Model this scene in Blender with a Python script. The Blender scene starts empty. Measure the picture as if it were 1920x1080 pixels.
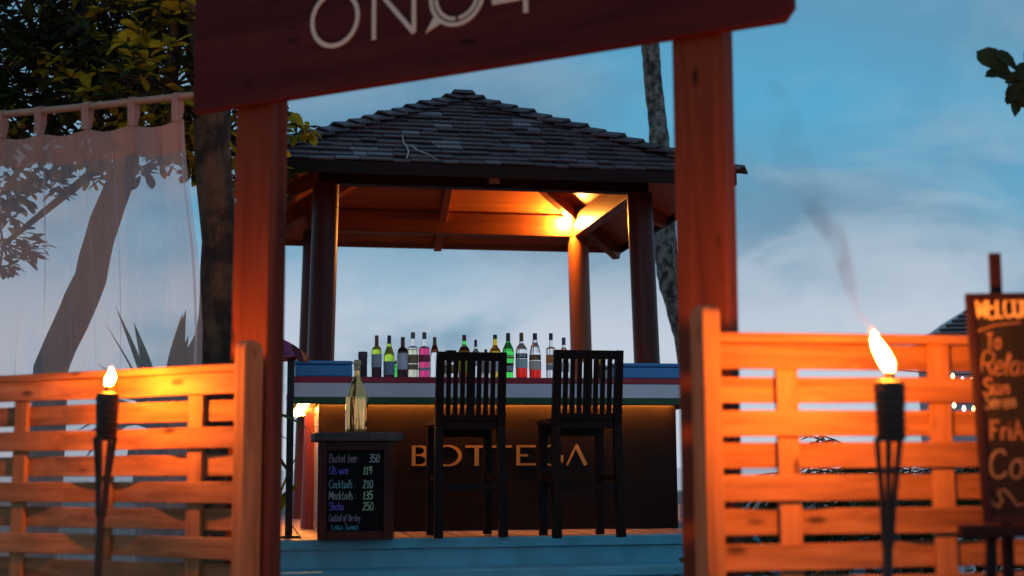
import bpy, math, random
from mathutils import Vector, Matrix, noise
random.seed(11)
SEEDX = 5.7
S = bpy.context.scene
COL = S.collection
rad = math.radians

# ------------------------------------------------------------------ camera
F, CX, CY, CAMZ = 2600.0, 960.0, 540.0, 1.0          # focal length in photograph pixels (1920 wide)
PITCH, ROLL = math.atan(338 / 2600), 0.006
_r = Vector((1, 0, 0)); _u = Vector((0, -math.sin(PITCH), math.cos(PITCH))); _f = Vector((0, math.cos(PITCH), math.sin(PITCH)))
RX = _r * math.cos(ROLL) - _u * math.sin(ROLL)
UX = _r * math.sin(ROLL) + _u * math.cos(ROLL)
CAM = Vector((0, 0, CAMZ))
cd = bpy.data.cameras.new('camera'); cam = bpy.data.objects.new('camera', cd); COL.objects.link(cam)
m3 = Matrix((RX, UX, -_f)).transposed()
cam.matrix_world = Matrix.Translation(CAM) @ m3.to_4x4()
cd.sensor_width = 36; cd.lens = F * 36 / 1920; cd.clip_start = 0.05; cd.clip_end = 3000
cd.dof.use_dof = True; cd.dof.focus_distance = 8.9; cd.dof.aperture_fstop = 2.0
S.camera = cam

# ------------------------------------------------------------------ world: dusk sky with cloud
W = bpy.data.worlds.new('World'); S.world = W; W.use_nodes = True
nt = W.node_tree; nt.nodes.clear()
def N(t, **k):
    n = nt.nodes.new(t)
    for a, b in k.items(): setattr(n, a, b)
    return n
L = lambda a, b: nt.links.new(a, b)
out = N('ShaderNodeOutputWorld'); bg = N('ShaderNodeBackground'); L(bg.outputs[0], out.inputs[0])
bg.inputs[1].default_value = 0.106
sky = N('ShaderNodeTexSky', sky_type='NISHITA', sun_disc=False)
sky.sun_elevation = rad(4); sky.sun_rotation = rad(215); sky.altitude = 0; sky.air_density = 1.0; sky.dust_density = 0.4; sky.ozone_density = 3.0
tint = N('ShaderNodeMix', data_type='RGBA', blend_type='MULTIPLY'); tint.inputs[0].default_value = 1
L(sky.outputs[0], tint.inputs[6]); tint.inputs[7].default_value = (0.9, 2.35, 2.6, 1)
tc = N('ShaderNodeTexCoord')
sep = N('ShaderNodeSeparateXYZ'); L(tc.outputs['Generated'], sep.inputs[0])
mp = N('ShaderNodeMapping'); L(tc.outputs['Generated'], mp.inputs[0]); mp.inputs['Scale'].default_value = (1.0, 1.0, 2.2); mp.inputs['Location'].default_value = (SEEDX, 0.1, 0.22)
def cloud(scale, detail, rough, dist, lo, hi, top):
    n = N('ShaderNodeTexNoise'); L(mp.outputs[0], n.inputs[0]); n.inputs['Scale'].default_value = scale; n.inputs['Detail'].default_value = detail; n.inputs['Roughness'].default_value = rough; n.inputs['Distortion'].default_value = dist
    r = N('ShaderNodeMapRange', interpolation_type='SMOOTHSTEP'); L(n.outputs[0], r.inputs[0]); r.inputs[1].default_value = lo; r.inputs[2].default_value = hi; r.inputs[4].default_value = top
    return r.outputs[0]
def mixer(fac, a, b):
    m_ = N('ShaderNodeMix', data_type='RGBA')
    if isinstance(fac, float): m_.inputs[0].default_value = fac
    else: L(fac, m_.inputs[0])
    for k, q in ((6, a), (7, b)):
        if isinstance(q, tuple): m_.inputs[k].default_value = (*q, 1)
        else: L(q, m_.inputs[k])
    return m_.outputs[2]
def band(z0, z1, v0, v1):
    r = N('ShaderNodeMapRange', interpolation_type='SMOOTHSTEP'); L(sep.outputs[2], r.inputs[0]); r.inputs[1].default_value = z0; r.inputs[2].default_value = z1; r.inputs[3].default_value = v0; r.inputs[4].default_value = v1
    return r.outputs[0]
def times(a, b):
    m_ = N('ShaderNodeMath', operation='MULTIPLY'); L(a, m_.inputs[0]); L(b, m_.inputs[1]); return m_.outputs[0]
# dusk gradient eased over the Nishita sky so that the horizon stays pale instead of orange
ramp = N('ShaderNodeValToRGB'); L(sep.outputs[2], ramp.inputs[0])
cr = ramp.color_ramp; cr.elements[0].position = 0.0; cr.elements[0].color = (.42, .50, .62, 1); cr.elements[1].position = 0.6; cr.elements[1].color = (.11, .18, .26, 1)
e = cr.elements.new(0.10); e.color = (.20, .38, .54, 1); e = cr.elements.new(0.24); e.color = (.10, .365, .55, 1)
rs = N('ShaderNodeMix', data_type='RGBA', blend_type='MULTIPLY'); rs.inputs[0].default_value = 1; L(ramp.outputs[0], rs.inputs[6]); rs.inputs[7].default_value = (10, 10, 10, 1)
base = mixer(0.8, tint.outputs[2], rs.outputs[2])
veil = mixer(times(cloud(2.3, 4, .5, .3, .36, .60, .85), band(.05, .5, 1.0, .7)), base, (1.35, 2.45, 3.6))          # broad grey-blue veil
puff = mixer(times(cloud(4.6, 6, .55, .5, .47, .64, .85), band(.08, .26, 1.0, .22)), veil, (4.3, 5.3, 6.3))        # pale broken cloud, thicker low down
dark = mixer(times(cloud(6.5, 5, .5, .8, .55, .70, .55), band(.06, .30, .9, .7)), puff, (1.25, 2.3, 3.5))          # darker undersides
bank = mixer(times(cloud(3.6, 6, .55, .6, .35, .54, .95), band(.08, .19, 1.0, .0)), dark, (5.3, 5.9, 6.8))               # soft white banks near the horizon
L(bank, bg.inputs[0])

# ------------------------------------------------------------------ sun (last warm light, low behind the camera's left) and exposure
sd = bpy.data.lights.new('sun', 'SUN'); so = bpy.data.objects.new('sun', sd); COL.objects.link(so)
sd.energy = 0.12; sd.angle = rad(40); sd.color = (1.0, 0.48, 0.34)
sdir = Vector((math.sin(rad(215)), math.cos(rad(215)), math.tan(rad(6)))).normalized()
so.rotation_euler = (-sdir).to_track_quat('-Z', 'Y').to_euler()
vs = S.view_settings; vs.view_transform = 'Standard'; vs.look = 'None'; vs.exposure = 0.0; vs.gamma = 1; vs.use_curve_mapping = False
S.render.engine = 'CYCLES'
S.cycles.max_bounces = 10; S.cycles.transparent_max_bounces = 16; S.cycles.transmission_bounces = 10
S.cycles.sample_clamp_indirect = 4.0

# ------------------------------------------------------------------ helpers
def ray(px, py): return RX * ((px - CX) / F) + UX * ((CY - py) / F) + _f
def on_plane(px, py, p0, yaw):
    n = Vector((-math.sin(yaw), math.cos(yaw), 0)); d = ray(px, py)
    return CAM + d * ((Vector(p0) - CAM).dot(n) / d.dot(n))
def on_z(px, py, z):
    d = ray(px, py); return CAM + d * ((z - CAMZ) / d.z)
def at_y(px, py, y):
    d = ray(px, py); return CAM + d * (y / d.y)
class Fr:
    """a level frame: origin and heading"""
    def __init__(s, o, yaw):
        s.o = Vector(o); s.yaw = yaw; s.ex = Vector((math.cos(yaw), math.sin(yaw), 0)); s.ey = Vector((-math.sin(yaw), math.cos(yaw), 0))
    def w(s, a, b, c): return s.o + s.ex * a + s.ey * b + Vector((0, 0, c))
    def l(s, p):
        d = Vector(p) - s.o; return Vector((d.dot(s.ex), d.dot(s.ey), d.z))
    def px(s, px, py, b=0.0):                          # pixel -> local point on the frame's plane at depth b
        return s.l(on_plane(px, py, s.w(0, b, 0), s.yaw))

class MB:
    def __init__(s): s.v = []; s.f = []
    def add(s, vs, fs):
        o = len(s.v); s.v += [tuple(p) for p in vs]; s.f += [tuple(i + o for i in q) for q in fs]; return s
    def box(s, x0, x1, y0, y1, z0, z1):
        return s.add([(x0, y0, z0), (x1, y0, z0), (x1, y1, z0), (x0, y1, z0), (x0, y0, z1), (x1, y0, z1), (x1, y1, z1), (x0, y1, z1)],
                     [(0, 3, 2, 1), (4, 5, 6, 7), (0, 1, 5, 4), (1, 2, 6, 5), (2, 3, 7, 6), (3, 0, 4, 7)])
    def hexa(s, b, t):                                 # four bottom corners, four top corners
        return s.add(list(b) + list(t), [(0, 3, 2, 1), (4, 5, 6, 7), (0, 1, 5, 4), (1, 2, 6, 5), (2, 3, 7, 6), (3, 0, 4, 7)])
    def bar(s, p, q, w, h, up=(0, 0, 1)):
        p = Vector(p); q = Vector(q); d = (q - p).normalized(); a = d.cross(Vector(up))
        if a.length < 1e-4: a = d.cross(Vector((1, 0, 0)))
        a = a.normalized() * (w / 2); b = a.cross(d).normalized() * (h / 2)
        return s.hexa([p - a - b, p + a - b, p + a + b, p - a + b], [q - a - b, q + a - b, q + a + b, q - a + b])
    def tube(s, pts, rads, n=10, cap=True, wob=0.0):
        pts = [Vector(p) for p in pts]; k = len(pts)
        if not hasattr(rads, '__len__'): rads = [rads] * k
        o = len(s.v); ref = Vector((0.31, 0.17, 0.93))
        for i, p in enumerate(pts):
            d = (pts[min(i + 1, k - 1)] - pts[max(i - 1, 0)]).normalized()
            if abs(d.dot(ref)) > 0.97: ref = Vector((1, 0, 0.1))
            a = (ref - d * ref.dot(d)).normalized(); b = d.cross(a); ref = a
            for j in range(n):
                t = 2 * math.pi * j / n; rr = rads[i] * (1 + (wob * noise.noise(Vector((math.cos(t) * 1.3, math.sin(t) * 1.3, i * 0.6 + p.x))) if wob else 0))
                s.v.append(tuple(p + (a * math.cos(t) + b * math.sin(t)) * rr))
        for i in range(k - 1):
            for j in range(n):
                s.f.append((o + i * n + j, o + i * n + (j + 1) % n, o + (i + 1) * n + (j + 1) % n, o + (i + 1) * n + j))
        if cap: s.f.append(tuple(o + n - 1 - j for j in range(n))); s.f.append(tuple(o + (k - 1) * n + j for j in range(n)))
        return s
    def lathe(s, prof, n=20, c=(0, 0, 0), cap=True, a0=0.0, a1=2 * math.pi, sx=1.0, sy=1.0, power=2.0):
        full = abs(a1 - a0 - 2 * math.pi) < 1e-6; m = n if full else n + 1; o = len(s.v)
        for r, z in prof:
            for j in range(m):
                t = a0 + (a1 - a0) * j / n; ct, st = math.cos(t), math.sin(t)
                k = 1.0 if power == 2 else (abs(ct) ** power + abs(st) ** power) ** (-1 / power)
                s.v.append((c[0] + r * ct * k * sx, c[1] + r * st * k * sy, c[2] + z))
        for i in range(len(prof) - 1):
            for j in range(n):
                a = o + i * m + j; b = o + i * m + (j + 1) % m
                s.f.append((a, b, b + m, a + m))
        if cap and full: s.f.append(tuple(o + m - 1 - j for j in range(m))); s.f.append(tuple(o + (len(prof) - 1) * m + j for j in range(m)))
        return s
    def prism(s, poly, fn, d0, d1):                     # poly in 2D, fn(a, b, d) -> 3D
        n = len(poly)
        return s.add([fn(a, b, d0) for a, b in poly] + [fn(a, b, d1) for a, b in poly],
                     [tuple(range(n)), tuple(range(2 * n - 1, n - 1, -1))] + [(i, i + n, (i + 1) % n + n, (i + 1) % n) for i in range(n)])
    def ribbon(s, pts, wid, fn, d0, d1, closed=False):   # flat stroke with real thickness, drawn on a plane
        pts = [Vector(p) for p in pts]; k = len(pts)
        if not hasattr(wid, '__len__'): wid = [wid] * k
        A = []; B = []
        for i in range(k):
            if closed: p0, p1 = pts[i - 1], pts[(i + 1) % k]
            else: p0, p1 = pts[max(i - 1, 0)], pts[min(i + 1, k - 1)]
            t = (p1 - p0)
            if t.length < 1e-9: t = Vector((1, 0))
            t.normalize(); nn = Vector((-t.y, t.x)); sc = 1.0
            if closed or 0 < i < k - 1:
                e0 = (pts[i] - p0); 
                if e0.length > 1e-9:
                    c = abs(e0.normalized().dot(t)); sc = min(1 / max(c, 0.35), 1.8)
            A.append(pts[i] + nn * wid[i] / 2 * sc); B.append(pts[i] - nn * wid[i] / 2 * sc)
        vs = [fn(p.x, p.y, d0) for p in A] + [fn(p.x, p.y, d0) for p in B] + [fn(p.x, p.y, d1) for p in A] + [fn(p.x, p.y, d1) for p in B]
        fs = []
        for i in range(k if closed else k - 1):
            j = (i + 1) % k
            fs += [(i, j, k + j, k + i), (2 * k + i, 3 * k + i, 3 * k + j, 2 * k + j), (i, 2 * k + i, 2 * k + j, j), (k + i, k + j, 3 * k + j, 3 * k + i)]
        if not closed: fs += [(0, k, 3 * k, 2 * k), (k - 1, 3 * k - 1, 4 * k - 1, 2 * k - 1)]
        return s.add(vs, fs)
    def mesh(s, name, mat, smooth=False):
        me = bpy.data.meshes.new(name); me.from_pydata(s.v, [], s.f); me.update()
        if mat: me.materials.append(mat)
        if smooth:
            for p in me.polygons: p.use_smooth = True
        return me
    def build(s, name, mat, parent=None, smooth=False, bevel=0.0, fix=True):
        me = s.mesh(name, mat, smooth)
        if fix:
            import bmesh
            bm = bmesh.new(); bm.from_mesh(me); bmesh.ops.recalc_face_normals(bm, faces=bm.faces); bm.to_mesh(me); bm.free()
            if smooth:
                for p in me.polygons: p.use_smooth = True
                try: me.set_sharp_from_angle(angle=rad(38))
                except Exception: pass
        return place(name, me, parent, bevel=bevel)

def place(name, me, parent=None, loc=None, rot=None, bevel=0.0):
    o = bpy.data.objects.new(name, me); COL.objects.link(o)
    if parent: o.parent = parent
    if loc is not None: o.location = loc
    if rot is not None: o.rotation_euler = rot
    if bevel:
        b = o.modifiers.new('bevel', 'BEVEL'); b.width = bevel; b.segments = 2; b.limit_method = 'ANGLE'; b.angle_limit = rad(50)
    return o
def thing(name, label, cat, fr=None, loc=(0, 0, 0), yaw=0.0, group=None):
    o = bpy.data.objects.new(name, None); COL.objects.link(o); o.empty_display_size = 0.1
    if fr: o.location = fr.o; o.rotation_euler = (0, 0, fr.yaw)
    else: o.location = loc; o.rotation_euler = (0, 0, yaw)
    return tag(o, label, cat, group)
def tag(o, label, cat, group=None, kind=None):
    if label: o['label'] = label
    if cat: o['category'] = cat
    if group: o['group'] = group
    if kind: o['kind'] = kind
    return o
def copy_tree(o, parent=None):
    c = o.copy(); COL.objects.link(c); c.parent = parent
    for ch in list(o.children): copy_tree(ch, c)
    return c

# ------------------------------------------------------------------ materials
def newmat(name):
    m = bpy.data.materials.new(name); m.use_nodes = True; t = m.node_tree; t.nodes.clear()
    o = t.nodes.new('ShaderNodeOutputMaterial'); b = t.nodes.new('ShaderNodeBsdfPrincipled'); t.links.new(b.outputs[0], o.inputs[0])
    return m, t, b
def plain(name, col, rough=0.5, metal=0.0, var=0.12, scale=9.0, bump=0.0, spec=0.5, rnd=0.0, coat=0.0):
    m, t, b = newmat(name); nd = t.nodes; ln = t.links
    b.inputs['Roughness'].default_value = rough; b.inputs['Metallic'].default_value = metal; b.inputs['Specular IOR Level'].default_value = spec
    b.inputs['Coat Weight'].default_value = coat
    co = nd.new('ShaderNodeTexCoord'); nz = nd.new('ShaderNodeTexNoise'); ln.new(co.outputs['Object'], nz.inputs[0]); nz.inputs['Scale'].default_value = scale; nz.inputs['Detail'].default_value = 5
    mr = nd.new('ShaderNodeMapRange'); ln.new(nz.outputs[0], mr.inputs[0]); mr.inputs[1].default_value = 0.25; mr.inputs[2].default_value = 0.75; mr.inputs[3].default_value = 1 - var; mr.inputs[4].default_value = 1 + var
    src = mr.outputs[0]
    if rnd:
        oi = nd.new('ShaderNodeObjectInfo'); r2 = nd.new('ShaderNodeMapRange'); ln.new(oi.outputs['Random'], r2.inputs[0]); r2.inputs[3].default_value = 1 - rnd; r2.inputs[4].default_value = 1 + rnd
        mu = nd.new('ShaderNodeMath'); mu.operation = 'MULTIPLY'; ln.new(src, mu.inputs[0]); ln.new(r2.outputs[0], mu.inputs[1]); src = mu.outputs[0]
    vm = nd.new('ShaderNodeVectorMath'); vm.operation = 'SCALE'; vm.inputs[0].default_value = col[:3]; ln.new(src, vm.inputs['Scale']); ln.new(vm.outputs[0], b.inputs['Base Color'])
    mr2 = nd.new('ShaderNodeMapRange'); ln.new(nz.outputs[0], mr2.inputs[0]); mr2.inputs[3].default_value = max(rough - 0.12, 0.02); mr2.inputs[4].default_value = min(rough + 0.12, 1); ln.new(mr2.outputs[0], b.inputs['Roughness'])
    if bump:
        bp = nd.new('ShaderNodeBump'); bp.inputs['Strength'].default_value = bump; bp.inputs['Distance'].default_value = 0.01; n3 = nd.new('ShaderNodeTexNoise'); n3.inputs['Scale'].default_value = scale * 5; n3.inputs['Detail'].default_value = 4
        ln.new(co.outputs['Object'], n3.inputs[0]); ln.new(n3.outputs[0], bp.inputs['Height']); ln.new(bp.outputs[0], b.inputs['Normal'])
    return m
def wood(name, dark, light, axis=0, rough=0.55, grain=14.0, knots=True, rnd=0.18, bump=0.25, spec=0.4):
    m, t, b = newmat(name); nd = t.nodes; ln = t.links
    co = nd.new('ShaderNodeTexCoord'); oi = nd.new('ShaderNodeObjectInfo'); mp = nd.new('ShaderNodeMapping')
    ofs = nd.new('ShaderNodeVectorMath'); ofs.operation = 'SCALE'; ofs.inputs[0].default_value = (7.3, 3.1, 5.7); ln.new(oi.outputs['Random'], ofs.inputs['Scale'])
    ad = nd.new('ShaderNodeVectorMath'); ad.operation = 'ADD'; ln.new(co.outputs['Object'], ad.inputs[0]); ln.new(ofs.outputs[0], ad.inputs[1]); ln.new(ad.outputs[0], mp.inputs[0])
    sc = [grain, grain, grain]; sc[axis] = grain * 0.07; mp.inputs['Scale'].default_value = sc
    nz = nd.new('ShaderNodeTexNoise'); ln.new(mp.outputs[0], nz.inputs[0]); nz.inputs['Scale'].default_value = 1.6; nz.inputs['Detail'].default_value = 6; nz.inputs['Roughness'].default_value = 0.6; nz.inputs['Distortion'].default_value = 0.6
    mix = nd.new('ShaderNodeMix'); mix.data_type = 'RGBA'; mix.inputs[6].default_value = (*dark, 1); mix.inputs[7].default_value = (*light, 1)
    mr = nd.new('ShaderNodeMapRange'); ln.new(nz.outputs[0], mr.inputs[0]); mr.inputs[1].default_value = 0.3; mr.inputs[2].default_value = 0.7; ln.new(mr.outputs[0], mix.inputs[0])
    col = mix.outputs[2]
    if knots:
        mk = nd.new('ShaderNodeMapping'); ks = [11.0, 11.0, 11.0]; ks[axis] = 4.2; mk.inputs['Scale'].default_value = ks; ln.new(ad.outputs[0], mk.inputs[0])
        vo = nd.new('ShaderNodeTexVoronoi'); ln.new(mk.outputs[0], vo.inputs[0]); vo.inputs['Scale'].default_value = 1.0
        kr = nd.new('ShaderNodeMapRange'); kr.interpolation_type = 'SMOOTHSTEP'; ln.new(vo.outputs['Distance'], kr.inputs[0]); kr.inputs[1].default_value = 0.05; kr.inputs[2].default_value = 0.19; kr.inputs[3].default_value = 0.28; kr.inputs[4].default_value = 1.0
        kv = nd.new('ShaderNodeVectorMath'); kv.operation = 'SCALE'; ln.new(col, kv.inputs[0]); ln.new(kr.outputs[0], kv.inputs['Scale']); col = kv.outputs[0]
    rr = nd.new('ShaderNodeMapRange'); ln.new(oi.outputs['Random'], rr.inputs[0]); rr.inputs[3].default_value = 1 - rnd; rr.inputs[4].default_value = 1 + rnd
    sv = nd.new('ShaderNodeVectorMath'); sv.operation = 'SCALE'; ln.new(col, sv.inputs[0]); ln.new(rr.outputs[0], sv.inputs['Scale']); ln.new(sv.outputs[0], b.inputs['Base Color'])
    b.inputs['Specular IOR Level'].default_value = spec
    r3 = nd.new('ShaderNodeMapRange'); ln.new(nz.outputs[0], r3.inputs[0]); r3.inputs[3].default_value = rough + 0.1; r3.inputs[4].default_value = rough - 0.1; ln.new(r3.outputs[0], b.inputs['Roughness'])
    bp = nd.new('ShaderNodeBump'); bp.inputs['Strength'].default_value = bump; bp.inputs['Distance'].default_value = 0.004; ln.new(nz.outputs[0], bp.inputs['Height']); ln.new(bp.outputs[0], b.inputs['Normal'])
    return m
def glow(name, col, strength, tip=None, z0=0, z1=1):
    m, t, b = newmat(name); nd = t.nodes; ln = t.links
    b.inputs['Base Color'].default_value = (*[c * 0.5 for c in col], 1); b.inputs['Emission Color'].default_value = (*col, 1); b.inputs['Emission Strength'].default_value = strength
    if tip:
        co = nd.new('ShaderNodeTexCoord'); sp = nd.new('ShaderNodeSeparateXYZ'); ln.new(co.outputs['Object'], sp.inputs[0])
        mr = nd.new('ShaderNodeMapRange'); ln.new(sp.outputs[2], mr.inputs[0]); mr.inputs[1].default_value = z0; mr.inputs[2].default_value = z1
        rp = nd.new('ShaderNodeValToRGB'); ln.new(mr.outputs[0], rp.inputs[0]); c = rp.color_ramp
        c.elements[0].color = (*[x * 0.35 for x in col], 1); c.elements[1].color = (*tip, 1); q = c.elements.new(0.2); q.color = (*col, 1); q = c.elements.new(0.75); q.color = (*col, 1)
        ln.new(rp.outputs[0], b.inputs['Emission Color'])
    return m
def glass(name, col, rough=0.03, ior=1.22, trans=1.0):
    m, t, b = newmat(name); nd = t.nodes; ln = t.links
    co = nd.new('ShaderNodeTexCoord'); nz = nd.new('ShaderNodeTexNoise'); ln.new(co.outputs['Object'], nz.inputs[0]); nz.inputs['Scale'].default_value = 22
    vm = nd.new('ShaderNodeMapRange'); ln.new(nz.outputs[0], vm.inputs[0]); vm.inputs[3].default_value = 0.85; vm.inputs[4].default_value = 1.1
    sv = nd.new('ShaderNodeVectorMath'); sv.operation = 'SCALE'; sv.inputs[0].default_value = col; ln.new(vm.outputs[0], sv.inputs['Scale']); ln.new(sv.outputs[0], b.inputs['Base Color'])
    b.inputs['Transmission Weight'].default_value = trans; b.inputs['Roughness'].default_value = rough; b.inputs['IOR'].default_value = ior
    return m
def leafmat(name, c0, c1, trans=0.35):
    m, t, b = newmat(name); nd = t.nodes; ln = t.links
    oi = nd.new('ShaderNodeObjectInfo'); ge = nd.new('ShaderNodeNewGeometry'); ad = nd.new('ShaderNodeMath'); ad.operation = 'ADD'; ln.new(oi.outputs['Random'], ad.inputs[0]); ln.new(ge.outputs['Random Per Island'], ad.inputs[1])
    fr_ = nd.new('ShaderNodeMath'); fr_.operation = 'FRACT'; ln.new(ad.outputs[0], fr_.inputs[0])
    mix = nd.new('ShaderNodeMix'); mix.data_type = 'RGBA'; mix.inputs[6].default_value = (*c0, 1); mix.inputs[7].default_value = (*c1, 1); ln.new(fr_.outputs[0], mix.inputs[0])
    ln.new(mix.outputs[2], b.inputs['Base Color']); b.inputs['Roughness'].default_value = 0.6; b.inputs['Specular IOR Level'].default_value = 0.2
    tr = nd.new('ShaderNodeBsdfTranslucent'); ln.new(mix.outputs[2], tr.inputs[0]); ms = nd.new('ShaderNodeMixShader'); ms.inputs[0].default_value = trans
    o = [n for n in nd if n.type == 'OUTPUT_MATERIAL'][0]; ln.new(b.outputs[0], ms.inputs[1]); ln.new(tr.outputs[0], ms.inputs[2]); ln.new(ms.outputs[0], o.inputs[0])
    return m
def bark(name, c0, c1, scale=9.0, bands=0.0):
    m, t, b = newmat(name); nd = t.nodes; ln = t.links
    co = nd.new('ShaderNodeTexCoord'); mp = nd.new('ShaderNodeMapping'); ln.new(co.outputs['Object'], mp.inputs[0]); mp.inputs['Scale'].default_value = (1, 1, 0.7)
    nz = nd.new('ShaderNodeTexNoise'); ln.new(mp.outputs[0], nz.inputs[0]); nz.inputs['Scale'].default_value = scale; nz.inputs['Detail'].default_value = 7; nz.inputs['Roughness'].default_value = 0.65
    mr = nd.new('ShaderNodeMapRange'); ln.new(nz.outputs[0], mr.inputs[0]); mr.inputs[1].default_value = 0.42; mr.inputs[2].default_value = 0.6
    mix = nd.new('ShaderNodeMix'); mix.data_type = 'RGBA'; mix.inputs[6].default_value = (*c0, 1); mix.inputs[7].default_value = (*c1, 1); ln.new(mr.outputs[0], mix.inputs[0]); ln.new(mix.outputs[2], b.inputs['Base Color'])
    b.inputs['Roughness'].default_value = 0.9
    bp = nd.new('ShaderNodeBump'); bp.inputs['Strength'].default_value = 0.7; bp.inputs['Distance'].default_value = 0.02; ln.new(nz.outputs[0], bp.inputs['Height']); ln.new(bp.outputs[0], b.inputs['Normal'])
    return m

M = {}
for ax, s_ in ((0, 'x'), (1, 'y'), (2, 'z')):
    M['pine_' + s_] = wood('pine_' + s_, (.17, .068, .025), (.40, .19, .078), ax, 0.65, 16, spec=0.2, bump=0.5)
    M['red_' + s_] = wood('red_stained_' + s_, (.07, .017, .009), (.15, .040, .017), ax, 0.7, 10, rnd=0.06, spec=0.12)
    M['header_' + s_] = wood('dark_red_board_' + s_, (.045, .007, .008), (.095, .014, .012), ax, 0.7, 10, rnd=0.06, spec=0.12)
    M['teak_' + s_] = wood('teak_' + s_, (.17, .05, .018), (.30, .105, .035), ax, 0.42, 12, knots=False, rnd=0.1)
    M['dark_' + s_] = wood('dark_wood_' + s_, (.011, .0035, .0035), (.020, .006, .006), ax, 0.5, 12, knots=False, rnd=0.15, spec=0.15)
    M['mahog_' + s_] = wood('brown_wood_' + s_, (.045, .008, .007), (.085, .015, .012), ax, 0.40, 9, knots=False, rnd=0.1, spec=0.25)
    M['deck_' + s_] = wood('deck_wood_' + s_, (.22, .13, .12), (.38, .25, .23), ax, 0.55, 12, rnd=0.2)
M['shingle'] = wood('slate_shingle', (.026, .017, .024), (.075, .052, .066), 0, 0.5, 22, knots=False, rnd=0.55, bump=0.6, spec=0.6)
M['shingle_pale'] = wood('pale_shingle', (.11, .11, .14), (.24, .24, .29), 0, 0.45, 22, knots=False, rnd=0.4, bump=0.5, spec=0.6)
M['blue'] = plain('blue_paint', (.115, .47, .60), 0.5, var=0.22, scale=6, bump=0.15)
M['blue_box'] = plain('strong_blue_paint', (.06, .28, .62), 0.4, var=0.1, scale=5)
M['cream'] = plain('cream_paint', (.62, .52, .40), 0.6, var=0.06)
M['redp'] = plain('red_paint', (.42, .012, .04), 0.4, var=0.08)
M['whitep'] = plain('white_paint', (.78, .76, .84), 0.5, var=0.08, scale=3)
M['greenp'] = plain('green_paint', (.012, .085, .022), 0.45, var=0.12)
M['panel'] = plain('dark_panel', (.012, .0062, .005), 0.5, var=0.22, scale=4, spec=0.15)
M['gold'] = plain('gold_letter', (.56, .27, .07), 0.4, metal=0.4, var=0.12, scale=6)
M['black'] = plain('black_metal', (.012, .011, .011), 0.5, var=0.2)
M['bamboo'] = plain('charred_bamboo', (.03, .013, .008), 0.6, var=0.35, scale=40, bump=0.3)
M['bamboo_pale'] = plain('pale_bamboo', (.30, .20, .13), 0.5, var=0.2, scale=14)
M['chalkboard'] = plain('chalkboard_black', (.009, .008, .009), 0.8, var=0.35, scale=5, spec=0.1)
M['slab'] = plain('speckled_slab', (.075, .045, .04), 0.5, var=0.5, scale=26, bump=0.3)
M['sand'] = plain('sand', (.24, .17, .135), 0.95, var=0.25, scale=1.2, bump=0.4)
M['sea'] = plain('sea', (.03, .07, .09), 0.15, var=0.2, scale=0.3, bump=0.15)
M['led'] = glow('warm_led', (1.0, .36, .05), 240)
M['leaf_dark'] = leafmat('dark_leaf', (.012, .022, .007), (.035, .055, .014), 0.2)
M['leaf_gold_lit'] = leafmat('gold_lit_leaf', (.26, .21, .015), (.80, .55, .035), 0.6)  # warm light on the foliage put into a gold leaf colour
M['leaf_plant'] = leafmat('plant_leaf', (.03, .09, .015), (.07, .16, .03), 0.25)
M['leaf_palm'] = leafmat('palm_leaf', (.015, .03, .008), (.04, .06, .015), 0.25)
M['bark_brown'] = bark('brown_bark', (.02, .011, .007), (.11, .062, .03), 9)
M['bark_grey'] = bark('grey_palm_bark', (.035, .033, .026), (.24, .235, .21), 16)
M['pink'] = plain('magenta_cloth', (.30, .06, .18), 0.8, var=0.15)
M['maroon'] = plain('maroon_cloth', (.10, .012, .02), 0.8, var=0.15)
M['gold_metal'] = plain('gold_foil', (.90, .50, .19), 0.07, metal=1.0, var=0.05)
M['foil'] = plain('pale_gold_foil', (.70, .56, .30), 0.45, metal=0.8, var=0.3, scale=90, bump=0.6)
# ================================================================== setting: ground and sea
g = MB().add([(-1500, -40, 0), (1500, -40, 0), (1500, 60, 0), (-1500, 60, 0)], [(0, 1, 2, 3)]).build('ground', M['sand']); tag(g, 'sandy beach ground', None, kind='structure')
g = MB().add([(-2500, 60, -0.05), (2500, 60, -0.05), (2500, 2600, -0.05), (-2500, 2600, -0.05)], [(0, 1, 2, 3)]).build('sea', M['sea']); tag(g, 'flat grey blue sea', None, kind='structure')

# ================================================================== pavilion, deck and bar share one frame (right end farther away)
PV = Fr((0, 9.3, 0), rad(10.5))
DZ = 0.59                                              # deck height
# ---- deck
deck = thing('timber_deck', 'raised timber deck with pale blue painted front steps under the bar', 'deck', PV)
EDGE = -0.86
k = 0; x = -2.35
while x < 2.2:
    w = 0.135 + 0.006 * math.sin(k * 2.1)
    MB().box(x, x + w - 0.008, EDGE + 0.05, 3.6, DZ - 0.035, DZ + 0.0012 * math.sin(k * 3.3)).build('plank', M['deck_y'], deck, bevel=0.003); x += w; k += 1
MB().box(-2.36, 2.25, EDGE, EDGE + 0.046, DZ - 0.056, DZ + 0.003).build('nosing', M['blue'], deck, bevel=0.006)
MB().box(-2.36, 2.25, EDGE + 0.03, EDGE + 0.05, DZ - 0.30, DZ - 0.060).build('riser', M['blue'], deck, bevel=0.003)
MB().box(-2.36, 2.25, EDGE - 0.30, EDGE + 0.028, DZ - 0.215, DZ - 0.165).build('step_tread', M['blue'], deck, bevel=0.006)
MB().box(-2.36, 2.25, EDGE - 0.27, EDGE - 0.25, DZ - 0.40, DZ - 0.217).build('riser', M['blue'], deck, bevel=0.003)
MB().box(-2.36, 2.25, EDGE - 0.58, EDGE - 0.252, DZ - 0.42, DZ - 0.37).build('step_tread', M['blue'], deck, bevel=0.006)
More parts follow.
